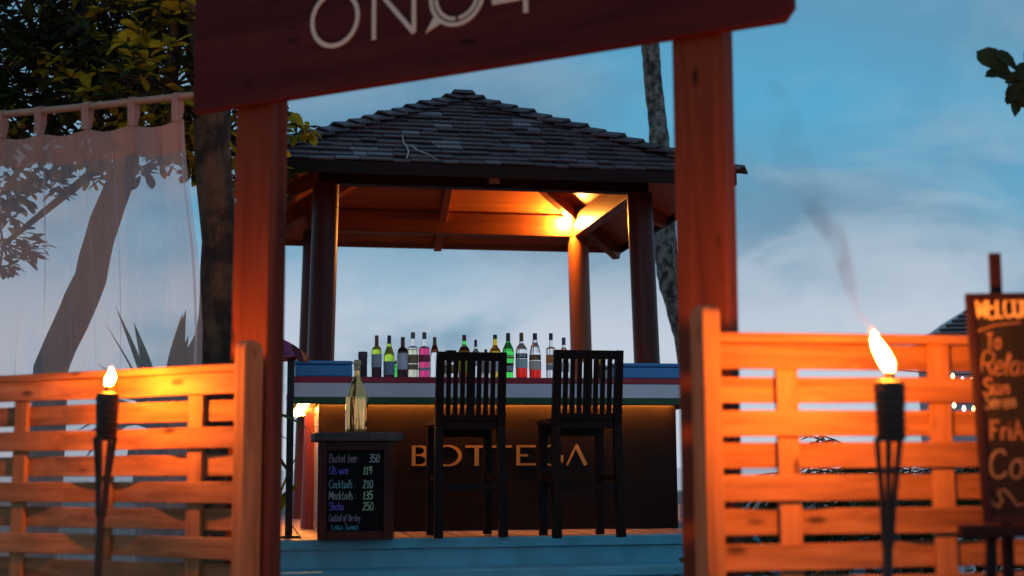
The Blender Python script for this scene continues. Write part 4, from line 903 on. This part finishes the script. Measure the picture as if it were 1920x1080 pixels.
def cloth(name, col, tr, trl):
    m, t, b = newmat(name); nd = t.nodes; ln = t.links; o = [n for n in nd if n.type == 'OUTPUT_MATERIAL'][0]
    co = nd.new('ShaderNodeTexCoord'); nz = nd.new('ShaderNodeTexNoise'); mp = nd.new('ShaderNodeMapping'); ln.new(co.outputs['Object'], mp.inputs[0]); mp.inputs['Scale'].default_value = (60, 60, 4); ln.new(mp.outputs[0], nz.inputs[0]); nz.inputs['Scale'].default_value = 3; nz.inputs['Detail'].default_value = 4
    mr = nd.new('ShaderNodeMapRange'); ln.new(nz.outputs[0], mr.inputs[0]); mr.inputs[3].default_value = tr - .10; mr.inputs[4].default_value = tr + .10
    b.inputs['Base Color'].default_value = (*col, 1); b.inputs['Roughness'].default_value = .9; b.inputs['Specular IOR Level'].default_value = .1
    tl = nd.new('ShaderNodeBsdfTranslucent'); tl.inputs[0].default_value = (*col, 1); m1 = nd.new('ShaderNodeMixShader'); m1.inputs[0].default_value = trl; ln.new(b.outputs[0], m1.inputs[1]); ln.new(tl.outputs[0], m1.inputs[2])
    tp = nd.new('ShaderNodeBsdfTransparent'); tp.inputs[0].default_value = (.97, .95, .96, 1); m2 = nd.new('ShaderNodeMixShader'); ln.new(mr.outputs[0], m2.inputs[0]); ln.new(m1.outputs[0], m2.inputs[1]); ln.new(tp.outputs[0], m2.inputs[2]); ln.new(m2.outputs[0], o.inputs[0])
    return m
SHEER = cloth('sheer_cloth', (.97, .91, .94), .60, .74); HEM = cloth('hem_cloth', (.58, .37, .31), .11, .5)
cur_t = thing('sheer_curtain', 'white sheer tab-top curtain hanging behind the fence', 'curtain', CF)
LAM = .058
tabs = [CF.px(x, y).x for x, y in ((333, 181), (250, 189), (165, 197), (76, 207), (4, 214))]; tabs += [tabs[-1] - .235 * i for i in range(1, 6)]
PLEAT = tabs + [tb_ - .105 - .03 * math.sin(i * 4.1) for i, tb_ in enumerate(tabs)] + [tabs[0] + .028]
eT = CF.px(349, 255).x; eB = CF.px(379, 600).x; zE = CF.px(349, 255).z; zB = CF.px(379, 600).z
cl_, cr_ = tabs[-1] - .03, 0
def sag(s):                                            # cloth hangs lower between tabs
    for a, b in zip(tabs, tabs[1:]):
        if b <= s <= a: f_ = (s - b) / (a - b); return .028 * math.sin(math.pi * f_)
    return 0.0
top_off = .112
def cl_top(s): return rod_z(s) - top_off - sag(s)
def fold(s, z, zt):
    dz = min((zt - z) / 1.2, 1.0); y = 0.0
    for i, tb_ in enumerate(tabs):
        d_ = (s - tb_ + .03 * math.sin(i * 2.1 + z * 1.4)) / .030; y += .034 * math.exp(-d_ * d_) * (.5 + .5 * dz)
        d_ = (s - tb_ + .085 + .02 * math.sin(i + z)) / .05; y -= .016 * math.exp(-d_ * d_) * dz
    return y + .012 * math.sin(s * 9 + z * .8) * dz + .006 * math.sin(s * 31 + z * 2)
def edge(z): return eT + (eB - eT) * min(max((zE - z) / (zE - zB), -.15), 1.05) + .008 * math.sin(z * 7)
ns, nz_ = 620, 30; hem = .148
def panel(zf0, zf1, name, mat, nzz):
    mb = MB(); P_ = []
    for j in range(nzz + 1):
        for i in range(ns + 1):
            s0_ = cl_ + (eT - .002 - cl_) * i / ns; zt = cl_top(s0_); z = zf0(zt) + (zf1(zt) - zf0(zt)) * j / nzz
            s = s0_ + (edge(z) - eT) * (i / ns) ** 2
            pl_ = 0.0; yl_ = 0.0
            for ti, tb_ in enumerate(PLEAT):
                d_ = s0_ - tb_ - .02 * math.sin(ti * 2.7 + (zt - z) * .7)
                if abs(d_) < LAM / 2:
                    k_ = min((zt - z + .10) / .35, 1.0) * (.75 + .25 * math.sin(ti + z * 1.7)); pl_ += -.017 * k_ * math.sin(2 * math.pi * d_ / LAM); yl_ += .012 * k_ * math.cos(math.pi * d_ / LAM) * math.sin(2 * math.pi * d_ / LAM + .6)
            P_.append((s + pl_, fold(s0_, z, zt) + yl_, z))
    mb.add(P_, [(j * (ns + 1) + i, j * (ns + 1) + i + 1, (j + 1) * (ns + 1) + i + 1, (j + 1) * (ns + 1) + i) for j in range(nzz) for i in range(ns)])
    mb.build(name, mat, cur_t, smooth=True, fix=False)
panel(lambda zt: zt, lambda zt: zt - hem, 'heading_band', HEM, 6)
panel(lambda zt: zt - hem, lambda zt: .12, 'cloth_panel', SHEER, nz_)
for i, tb_ in enumerate(tabs):
    if i > 6: break
    w_ = .021; z_r = rod_z(tb_); zt = cl_top(tb_) - .01; mb = MB(); P_ = []; path = [(-.026, zt), (-.024, z_r - .05), (-.0225, z_r)] + [(-.0225 * math.cos(rad(q)), z_r + .0225 * math.sin(rad(q))) for q in (30, 60, 90, 120, 150)] + [(.0225, z_r), (.024, z_r - .06), (.0, zt)]
    yo = fold(tb_, zt, zt)
    for y_, z_ in path: 
        k_ = min((z_r + .02 - z_) / .2, 1); P_ += [(tb_ - w_, y_ + yo * max(k_, 0), z_), (tb_ + w_ * .9, y_ + yo * max(k_, 0), z_)]
    mb.add(P_, [(2 * q, 2 * q + 1, 2 * q + 3, 2 * q + 2) for q in range(len(path) - 1)]); mb.build('tab', HEM, cur_t, smooth=True, fix=False)

# ================================================================== trees
def leaf_mesh(name, ln_, w, mat, bend=.25, fold_=.22):
    mb = MB(); prof = [(0, .06), (.2, .45), (.45, .86), (.68, 1), (.86, .78), (1, .05)]; vs_ = []
    for t_, ww in prof:
        y = ln_ * t_; zc = -bend * ln_ * t_ * t_; h = w / 2 * ww; vs_ += [(-h, y, zc + h * fold_), (0, y, zc), (h, y, zc + h * fold_)]
    fs = []
    for i in range(len(prof) - 1):
        o = 3 * i; fs += [(o, o + 1, o + 4, o + 3), (o + 1, o + 2, o + 5, o + 4)]
    return mb.add(vs_, fs), name, mat
LDK = [leaf_mesh('leaf', .15, .068, 'leaf_dark'), leaf_mesh('leaf', .12, .058, 'leaf_dark', .4), leaf_mesh('leaf', .17, .085, 'leaf_dark', .1)]
def orient(d, up_=Vector((0, 0, 1)), roll=0.0):
    d = d.normalized(); x_ = d.cross(up_)
    if x_.length < .05: x_ = Vector((1, 0, 0))
    x_.normalize(); z_ = x_.cross(d); m_ = Matrix((x_, d, z_)).transposed()
    return m_ @ Matrix.Rotation(roll, 3, 'Y')
def make_tree(name, label, base, trunk, tr, blobs, nros, seed, gold_fn, singles, bark_m='bark_brown', drop=()):
    rng = random.Random(seed); base = Vector(base); t = thing(name, label, 'tree', loc=base)
    tr_pts = [Vector(p) - base for p in trunk]; mb = MB()
    fine = []; fr_ = []
    for i in range(len(tr_pts) - 1):
        for k in range(4):
            q = k / 4; fine.append(tr_pts[i].lerp(tr_pts[i + 1], q) + Vector((.012 * math.sin(i * 4 + k), .01 * math.cos(i * 3 + k * 2), 0))); fr_.append(tr[i] + (tr[i + 1] - tr[i]) * q)
    fine.append(tr_pts[-1]); fr_.append(tr[-1])
    mb.tube(fine, fr_, 18, wob=.16); mb.build('trunk', M[bark_m], t, smooth=True)
    br = MB(); dark = MB(); gold = MB(); ones = []
    for bi, (c, r_) in enumerate(blobs):
        c = Vector(c) - base; s = tr_pts[-1] if bi % 2 else tr_pts[-2].lerp(tr_pts[-1], .6)
        mid_ = s.lerp(c, .5) + Vector((rng.uniform(-.15, .15), rng.uniform(-.1, .1), -.08))
        br.tube([s, mid_, c], [.045, .03, .014], 8)
        for k in range(nros[bi]):
            d_ = Vector((rng.gauss(0, 1), rng.gauss(0, 1), rng.gauss(0, .8))).normalized(); p = c + d_ * r_ * rng.uniform(.35, 1.0) ** .6
            if k % 2 == 0: br.tube([c.lerp(p, rng.uniform(0, .3)), c.lerp(p, .6) + Vector((0, 0, -.03)), p], [.009, .006, .004], 5)
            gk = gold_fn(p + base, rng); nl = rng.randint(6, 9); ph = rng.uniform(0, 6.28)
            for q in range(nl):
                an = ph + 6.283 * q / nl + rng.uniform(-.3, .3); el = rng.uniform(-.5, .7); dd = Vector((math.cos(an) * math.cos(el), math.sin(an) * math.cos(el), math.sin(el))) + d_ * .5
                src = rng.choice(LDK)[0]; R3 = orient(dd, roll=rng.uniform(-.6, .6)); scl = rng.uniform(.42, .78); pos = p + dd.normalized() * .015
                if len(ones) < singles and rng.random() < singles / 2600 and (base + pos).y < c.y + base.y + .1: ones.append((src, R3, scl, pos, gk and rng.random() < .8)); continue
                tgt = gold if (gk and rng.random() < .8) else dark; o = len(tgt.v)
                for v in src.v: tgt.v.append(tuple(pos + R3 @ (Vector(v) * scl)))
                for f_ in src.f: tgt.f.append(tuple(i + o for i in f_))
    br.build('branches', M[bark_m], t, smooth=True, fix=False)
    if dark.v: tag(dark.build('crown', M['leaf_dark'], t, smooth=True, fix=False), None, None, kind='stuff')
    if gold.v: tag(gold.build('crown', M['leaf_gold_lit'], t, smooth=True, fix=False), None, None, kind='stuff')
    me = {}
    for src, R3, scl, pos, gk in ones:
        key = (id(src), gk)
        if key not in me: me[key] = src.mesh('leaf', M['leaf_gold_lit'] if gk else M['leaf_dark'], True)
        o = place('leaf', me[key], t); o.matrix_local = Matrix.LocRotScale(pos, R3.to_quaternion(), (scl,) * 3)
    return t
def A(px, py, y): return at_y(px, py, y)
# broad-leaved tree at the curtain's end
tb0 = A(405, 700, 7.1); tb0 = Vector((tb0.x, 7.1, 0))
def gold_lit_right(p, rng):  # gold share rises rightward, where warm light on the crown is painted in
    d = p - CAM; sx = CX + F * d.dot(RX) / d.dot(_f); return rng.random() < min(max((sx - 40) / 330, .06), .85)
blobsA = [(A(300, 40, 7.6), .55), (A(330, 160, 7.3), .42), (A(190, 120, 7.9), .55), (A(210, 230, 7.7), .38), (A(420, 250, 7.9), .36), (A(60, 60, 8.1), .6), (A(470, 330, 8.2), .26), (A(90, 190, 8.0), .42), (A(330, 250, 7.6), .26), (A(-40, 170, 8.2), .5), (A(180, -40, 8), .6), (A(410, -60, 7.6), .7), (A(555, 232, 8.3), .10)]
make_tree('almond_tree', 'brown-barked broad-leaved tree beside the gate with green leaves, warm light painted gold', tb0, [tb0, A(412, 680, 7.1), A(408, 450, 7.12), A(401, 220, 7.15), A(385, 60, 7.2), A(360, -120, 7.3)], [.15, .10, .098, .092, .09, .085], blobsA, [84, 74, 80, 55, 52, 86, 26, 58, 38, 64, 84, 60, 5], 5, gold_lit_right, 240)
# leaning tree behind the curtain
lb0 = A(60, 860, 8.6); lb0 = Vector((lb0.x, 8.6, 0))
make_tree('leaning_tree', 'leaning tree whose trunk shows as a shadow through the sheer curtain', lb0, [lb0, A(100, 690, 8.6), A(165, 520, 8.6), A(212, 380, 8.6), A(245, 250, 8.65), A(268, 90, 8.7)], [.14, .105, .10, .085, .075, .065], [(A(60, -30, 8.9), .7), (A(10, 350, 8.8), .25), (A(5, 460, 8.3), .22), (A(80, 345, 8.5), .14), (A(-60, 120, 9), .7), (A(150, 60, 9.2), .6)], [72, 24, 24, 9, 72, 64], 9, lambda p, r: r.random() < .22, 0)
# coconut palm behind the pavilion
pb0 = A(1300, 700, 14.2); pb0 = Vector((pb0.x + .25, 14.2, 0))
palm = thing('coconut_palm', 'grey curving coconut palm trunk rising behind the pavilion roof', 'palm tree', loc=pb0)
trk = [pb0, A(1292, 640, 14.2), A(1272, 570, 14.2), A(1253, 510, 14.2), A(1246, 440, 14.2), A(1240, 330, 14.2), A(1234, 240, 14.2), A(1224, 150, 14.2), A(1219, 80, 14.2), A(1212, -20, 14.2), A(1205, -140, 14.2), A(1200, -260, 14.2)]
pts = []; rs_ = []
for i in range(len(trk) - 1):
    for k in range(5): pts.append(trk[i].lerp(trk[i + 1], k / 5) - pb0); rs_.append((.15 - .055 * min(i / 6, 1)) * (1 + .05 * ((k + i) % 2)))
pts.append(trk[-1] - pb0); rs_.append(.09)
MB().tube(pts, rs_, 16, wob=.10).build('trunk', M['bark_grey'], palm, smooth=True)
def frond(root, d0, ln_, nleaf, lw, droop, rng, mb):
    d0 = Vector(d0).normalized(); pts_ = []; p = Vector(root); d_ = d0.copy(); n = 12
    for i in range(n + 1):
        pts_.append(p.copy()); p = p + d_ * ln_ / n; d_ = (d_ + Vector((0, 0, -droop / n))).normalized()
    mb.tube(pts_, [.016 * ln_ / 2 * (1 - .8 * i / n) + .003 for i in range(n + 1)], 5)
    for k in range(nleaf):
        f_ = .12 + .86 * k / nleaf; i = min(int(f_ * n), n - 1); q = pts_[i].lerp(pts_[i + 1], f_ * n - i); ax = (pts_[i + 1] - pts_[i]).normalized(); sd_ = ax.cross(Vector((0, 0, 1)))
        sd_ = sd_.normalized() if sd_.length > .01 else Vector((1, 0, 0))
        for sgn in (-1, 1):
            L_ = lw * (.5 + math.sin(math.pi * min(f_ + .12, 1)) * .7); dd = (sd_ * sgn + ax * .55 + Vector((0, 0, rng.uniform(-.35, .05)))).normalized(); w_ = .012 * lw / .35
            e1 = q + dd * L_ * .55; e2 = q + dd * L_ + Vector((0, 0, -.22 * L_)); ww = ax * w_
            mb.add([q - ww * .5, q + ww * .5, e1 + ww, e1 - ww, e2], [(0, 1, 2, 3), (3, 2, 4)])
rng = random.Random(3); cr_b = MB()
for q in range(13): an = 6.283 * q / 13; frond(pts[-1], (math.cos(an), math.sin(an), .75 - .5 * (q % 3) / 2), 2.2, 34, .5, 1.5, rng, cr_b)
cr_b.build('crown', M['leaf_palm'], palm, fix=False)

# ================================================================== planting
def spiky(name, label, base, n, ln_, wd, seed, mat='leaf_plant', up_=1.0, cat='plant', group=None):
    rng = random.Random(seed); t = thing(name, label, cat, loc=base, group=group)
    for q in range(n):
        an = 6.283 * q / n * 2.4 + rng.uniform(-.3, .3); el = rng.uniform(.35, 1.25) * up_; L_ = ln_ * rng.uniform(.7, 1.1); d_ = Vector((math.cos(an) * math.cos(el), math.sin(an) * math.cos(el), math.sin(el))); p = Vector((0, 0, .01)); P_ = []; m_ = 8; sd_ = Vector((-math.sin(an), math.cos(an), 0))
        for i in range(m_ + 1):
            f_ = i / m_; w_ = wd * (.55 + .6 * math.sin(math.pi * min(f_ * .75 + .1, 1))) * (1 - f_ ** 3) / 2 + .001; gv = Vector((0, 0, 1)) * w_ * .35
            P_ += [p - sd_ * w_ + gv, p, p + sd_ * w_ + gv]; p = p + d_ * L_ / m_; d_ = (d_ + Vector((0, 0, -1.7 / m_ * (1.35 - el)))).normalized()
        MB().add(P_, [(3 * i + a_, 3 * i + 1 + a_, 3 * i + 4 + a_, 3 * i + 3 + a_) for i in range(m_) for a_ in (0, 1)]).build('leaf', M[mat], t, smooth=True, fix=False)
    MB().tube([(0, 0, 0), (0, 0, .06)], [.05, .03], 8).build('stem', M['bark_brown'], t)
    return t
def stand(px, y): p = at_y(px, 700, y); return Vector((p.x, p.y, 0))
def raised(px, y, h, rr=.13):                             # plants in tall pots
    b_ = stand(px, y)
    return b_
def potted(px, y, hpot, n, ln_, wd, seed, lab_p, lab_l):
    b_ = stand(px, y); t = thing('planter', lab_p, 'planter', loc=b_)
    MB().lathe([(.10, 0), (.14, hpot * .5), (.17, hpot - .04), (.185, hpot - .035), (.185, hpot), (.16, hpot), (.15, hpot - .04)], 20).build('pot', plain('clay_pot', (.16, .07, .05), .8, var=.2), t, smooth=True)
    MB().lathe([(.001, hpot - .06), (.15, hpot - .05)], 20, cap=False).build('soil', plain('soil', (.03, .02, .015), .95), t)
    spiky('agave_plant', lab_l, b_ + Vector((0, 0, hpot - .05)), n, ln_, wd, seed)
potted(312, 7.5, 1.20, 34, .78, .085, 2, 'tall clay planter behind the sheer curtain', 'spiky broad-leaved plant seen as a shadow behind the curtain')
potted(376, 7.4, 1.20, 16, .74, .10, 6, 'tall clay planter beside the brown tree trunk', 'spiky green plant next to the brown tree trunk')
spiky('leaf_plant', 'small green plant growing beside the slim black post', Vector((*PV.w(-1.62, -.35, 0)[:2], DZ + .004)), 5, .62, .09, 12, up_=1.3)
def palm_shrub(px, y, seed, n, ln_, lab, mat='leaf_palm'):
    b_ = stand(px, y); t = thing('palm_shrub', lab, 'palm', loc=b_, group='low palms beyond the fence'); rng = random.Random(seed); mb = MB()
    for q in range(n): an = 6.283 * q / n + rng.uniform(-.2, .2); frond((0, 0, .45), (math.cos(an), math.sin(an), rng.uniform(.9, 2.4)), ln_ * rng.uniform(.8, 1.1), 22, .34, 1.3, rng, mb)
    MB().tube([(0, 0, 0), (0.01, 0, .5)], [.09, .06], 9).build('trunk', M['bark_brown'], t); mb.build('crown', M[mat], t, fix=False)
for i, (px, y) in enumerate(((1690, 8.4), (1690, 10.6), (1740, 9.4))): palm_shrub(px, y, 20 + i, 11, (1.12, 1.2, 1.2)[i], ('low palm with arching fronds behind the slats next to the torch', 'low palm with arching fronds in front of the picket fence', 'low palm between the torch and the white house')[i])
# clipped bushes
def bush(px, y, w, h, seed, lab):
    b_ = stand(px, y); t = thing('bush', lab, 'bush', loc=b_, group='bushes beyond the fence'); rng = random.Random(seed); mb = MB()
    for k in range(420):
        d_ = Vector((rng.gauss(0, 1), rng.gauss(0, 1), abs(rng.gauss(0, 1)))).normalized(); p = Vector((d_.x * w, d_.y * w * .7, d_.z * h)) * rng.uniform(.6, 1.0) ** .5; R3 = orient(d_ + Vector((rng.uniform(-.7, .7), rng.uniform(-.7, .7), rng.uniform(-.4, .6))), roll=rng.uniform(-1, 1)); o = len(mb.v); src = LDK[1][0]
        for v in src.v: mb.v.append(tuple(p + R3 @ (Vector(v) * .85)))
        for f_ in src.f: mb.f.append(tuple(i + o for i in f_))
    tag(mb.build('crown', M['leaf_dark'], t, smooth=True, fix=False), None, None, kind='stuff')
    MB().tube([(0, 0, 0), (0, 0, h * .6)], [.05, .02], 8).build('trunk', M['bark_brown'], t)
bush(1420, 6.6, .45, .78, 1, 'dark leafy bush close behind the rounded fence end post'); bush(1560, 7.6, .6, .80, 2, 'dark leafy bush seen through the slats near the torch'); bush(1720, 9.4, .8, .72, 3, 'dark leafy bush in front of the striped roof house'); bush(1480, 8.9, .5, .7, 4, 'dark leafy bush between the bar deck and the palms')
# twig of leaves entering at the right
rt = A(1950, 150, 5.6); tr_t = thing('overhanging_branch', 'dark leafy twig hanging against the evening sky beside the welcome board', 'branch', loc=rt)
MB().tube([(1.2, .3, .55), (.6, .15, .22), (.12, .03, .0), (-.03, 0, -.02), (-.10, -.01, .0)], [.018, .012, .006, .005, .003], 7).build('stem', M['bark_brown'], tr_t, smooth=True)
rng = random.Random(8); lm_ = [leaf_mesh('leaf', .10, .062, 'leaf_dark', .3)[0].mesh('leaf', M['leaf_dark'], True)]
for q in range(20):
    p = Vector((-.13 + .035 * (q % 7), rng.uniform(-.02, .02), rng.uniform(-.015, .03))); dd = Vector((-.8 + .25 * (q % 5), rng.uniform(-.4, .4), math.sin(q * 2.2) * .9)); o = place('leaf', lm_[0], tr_t); o.matrix_local = Matrix.LocRotScale(p, orient(dd, up_=Vector((.1, -1, .5)), roll=rng.uniform(-.6, .6)).to_quaternion(), (rng.uniform(1.0, 1.6),) * 3)

# ================================================================== background beyond the right fence
hb = stand(1900, 24); HFr = Fr(hb, rad(-8)); hs = thing('beach_house', 'small white beach house with a dark banded roof behind the welcome board', 'house', HFr)
he = HFr.px(1745, 640).x; hz = HFr.px(1760, 634).z; hr = HFr.px(1850, 560).z
MB().box(he + .5, he + 6, .5, 5, 0, hz).build('wall', plain('white_wall', (.42, .40, .42), .8), hs)
MB().box(he + 1.2, he + 2.1, .46, .499, .02, min(2.0, hz - .2)).build('door', M['mahog_z'], hs)
for xx in (2.9, 4.4):
    w_ = MB().box(he + xx, he + xx + .9, .46, .499, .9, hz - .3).build('window', M['mahog_z'], hs); MB().box(he + xx + .08, he + xx + .82, .45, .459, .98, hz - .38).build('pane', plain('window_pane', (.05, .06, .07), .1), w_)
rise = hr - hz; run = HFr.px(1850, 560).x - he
rf_ = MB().hexa([(he, -.1, hz), (he + 2 * run, -.1, hz), (he + 2 * run, 5.3, hz), (he, 5.3, hz)], [(he + run - .05, .8, hz + rise), (he + run + .05, .8, hz + rise), (he + run + .05, 4.4, hz + rise), (he + run - .05, 4.4, hz + rise)]).build('roof', plain('roof_grey', (.36, .35, .38), .7), hs)
for k in range(7):
    f_ = .06 + k * .13; zz = hz + rise * f_; x0 = he + run * f_; x1 = he + 2 * run - run * f_; y_ = -.1 + .9 * f_
    MB().bar((x0 - .02, y_ - .03, zz + .02), (x1 + .02, y_ - .03, zz + .02), .05, .035).build('roof_band', M['dark_x'], rf_)
# white picket rail
pk = Fr(stand(1640, 11.5), rad(4)); pf = thing('picket_fence', 'low white picket fence behind the palms', 'fence', pk)
for k in range(34):
    x = -1.6 + k * .13; MB().prism([(x, .10), (x + .075, .10), (x + .075, .62), (x + .0375, .67), (x, .62)], lambda a, b, d: (a, d, b), 0, .018).build('picket', M['whitep'], pf)
for z in (.2, .5): MB().box(-1.65, 2.85, .019, .05, z, z + .06).build('rail', M['whitep'], pf)
for x in (-1.62, .6, 2.82): MB().box(x - .03, x + .03, .051, .11, 0, .7).build('post', M['whitep'], pf)
# string of small lamps near the easel
sl_ = stand(1815, 7.2); sf = Fr(sl_, 0); sgt = thing('string_lights', 'string of small warm party lights beside the welcome board', 'string lights', sf)
za = sf.px(1812, 690).z; zb2 = sf.px(1812, 775).z
MB().tube([(.5, .02, 0), (.5, .02, za + .0)], .02, 8).build('pole', M['black'], sgt); MB().tube([(-.4, .02, 0), (-.4, .02, za + .0)], .02, 8).build('pole', M['black'], sgt)
bm_ = glow('party_bulb', (1.0, .62, .22), 7); bw_ = glow('party_bulb_white', (.95, .80, .85), 5)
for row, z in enumerate((za - .02, za - .17)):
    MB().tube([(-.4 + .9 * i / 10, .0, z - .03 * math.sin(math.pi * i / 10) + .015) for i in range(11)], .003, 5).build('cable', M['black'], sgt)
    for i in range(6, 18): MB().lathe([(.001, -.016), (.009, -.010), (.011, 0), (.006, .012), (.001, .016)], 8, (-.38 + .05 * i, .0, z - .03 * math.sin(math.pi * (i + .5) / 18) - .006 + .012 * math.sin(i * 2.3)), cap=False).build('bulb', (bm_, bw_)[i % 2], sgt)

# ================================================================== dark post with magenta cloth at the bar's left end
bp_ = on_z(541, 1009, DZ); bt = thing('cloth_stand', 'slim black post draped with magenta and maroon cloth at the bar end', 'stand', loc=(bp_.x, bp_.y, DZ + .004), yaw=rad(6))
hpz = at_y(541, 673, bp_.y).z - DZ
MB().box(-.021, .021, -.02, .02, 0, hpz).build('post', M['black'], bt, bevel=.003); MB().box(-.07, .07, -.06, .06, 0, .012).build('foot', M['black'], bt)
k_ = bp_.y / F
def cp(x, y, d): return ((x - 541) * k_, d, at_y(541, y, bp_.y).z - DZ)
MB().hexa([cp(500, 676, -.10), cp(550, 672, -.10), cp(550, 674, .16), cp(500, 678, .16)], [cp(510, 630, -.02), cp(541, 646, -.06), cp(541, 646, .12), cp(510, 630, .10)]).build('cloth', M['pink'], bt, bevel=.006)
MB().hexa([cp(551, 674, -.09), cp(566, 680, -.05), cp(572, 678, .15), cp(551, 675, .15)], [cp(542, 646, -.055), cp(558, 657, -.03), cp(574, 667, .11), cp(542, 647, .115)]).build('cloth', M['maroon'], bt, bevel=.006)

# ================================================================== smoke drifting off the right torch
def smoke_mat():
    m = bpy.data.materials.new('torch_smoke'); m.use_nodes = True; t = m.node_tree; t.nodes.clear(); nd = t.nodes; ln = t.links
    o = nd.new('ShaderNodeOutputMaterial'); v = nd.new('ShaderNodeVolumePrincipled'); ln.new(v.outputs[0], o.inputs['Volume'])
    v.inputs['Color'].default_value = (.10, .06, .06, 1)
    co = nd.new('ShaderNodeTexCoord'); nz = nd.new('ShaderNodeTexNoise'); ln.new(co.outputs['Object'], nz.inputs[0]); nz.inputs['Scale'].default_value = 7; nz.inputs['Detail'].default_value = 3; nz.inputs['Distortion'].default_value = 1.2
    mr = nd.new('ShaderNodeMapRange'); ln.new(nz.outputs[0], mr.inputs[0]); mr.inputs[1].default_value = .36; mr.inputs[2].default_value = .68; mr.inputs[4].default_value = 3.4
    sp = nd.new('ShaderNodeSeparateXYZ'); ln.new(co.outputs['Object'], sp.inputs[0]); fz = nd.new('ShaderNodeMapRange'); ln.new(sp.outputs[2], fz.inputs[0]); fz.inputs[1].default_value = 0; fz.inputs[2].default_value = .35; fz.inputs[3].default_value = 9.0; fz.inputs[4].default_value = .5
    mu = nd.new('ShaderNodeMath'); mu.operation = 'MULTIPLY'; ln.new(mr.outputs[0], mu.inputs[0]); ln.new(fz.outputs[0], mu.inputs[1]); ln.new(mu.outputs[0], v.inputs['Density'])
    return m
sp0 = at_y(1631, 612, 3.40)
path = [(1631, 612), (1608, 585), (1598, 555), (1592, 525), (1580, 490), (1568, 450), (1545, 405), (1515, 355), (1485, 290), (1465, 220), (1450, 150)]
smk = MB().tube([at_y(x, y, 3.40 + .01 * i) - sp0 for i, (x, y) in enumerate(path)], [.005, .010, .014, .018, .024, .030, .038, .046, .052, .055, .02], 14).build('smoke', smoke_mat(), None, smooth=True)
smk.location = sp0; tag(smk, 'thin dark smoke drifting up from the torch flame by the welcome board', 'smoke', kind='stuff')
print('objects', len(bpy.data.objects), 'shingles', nsh)
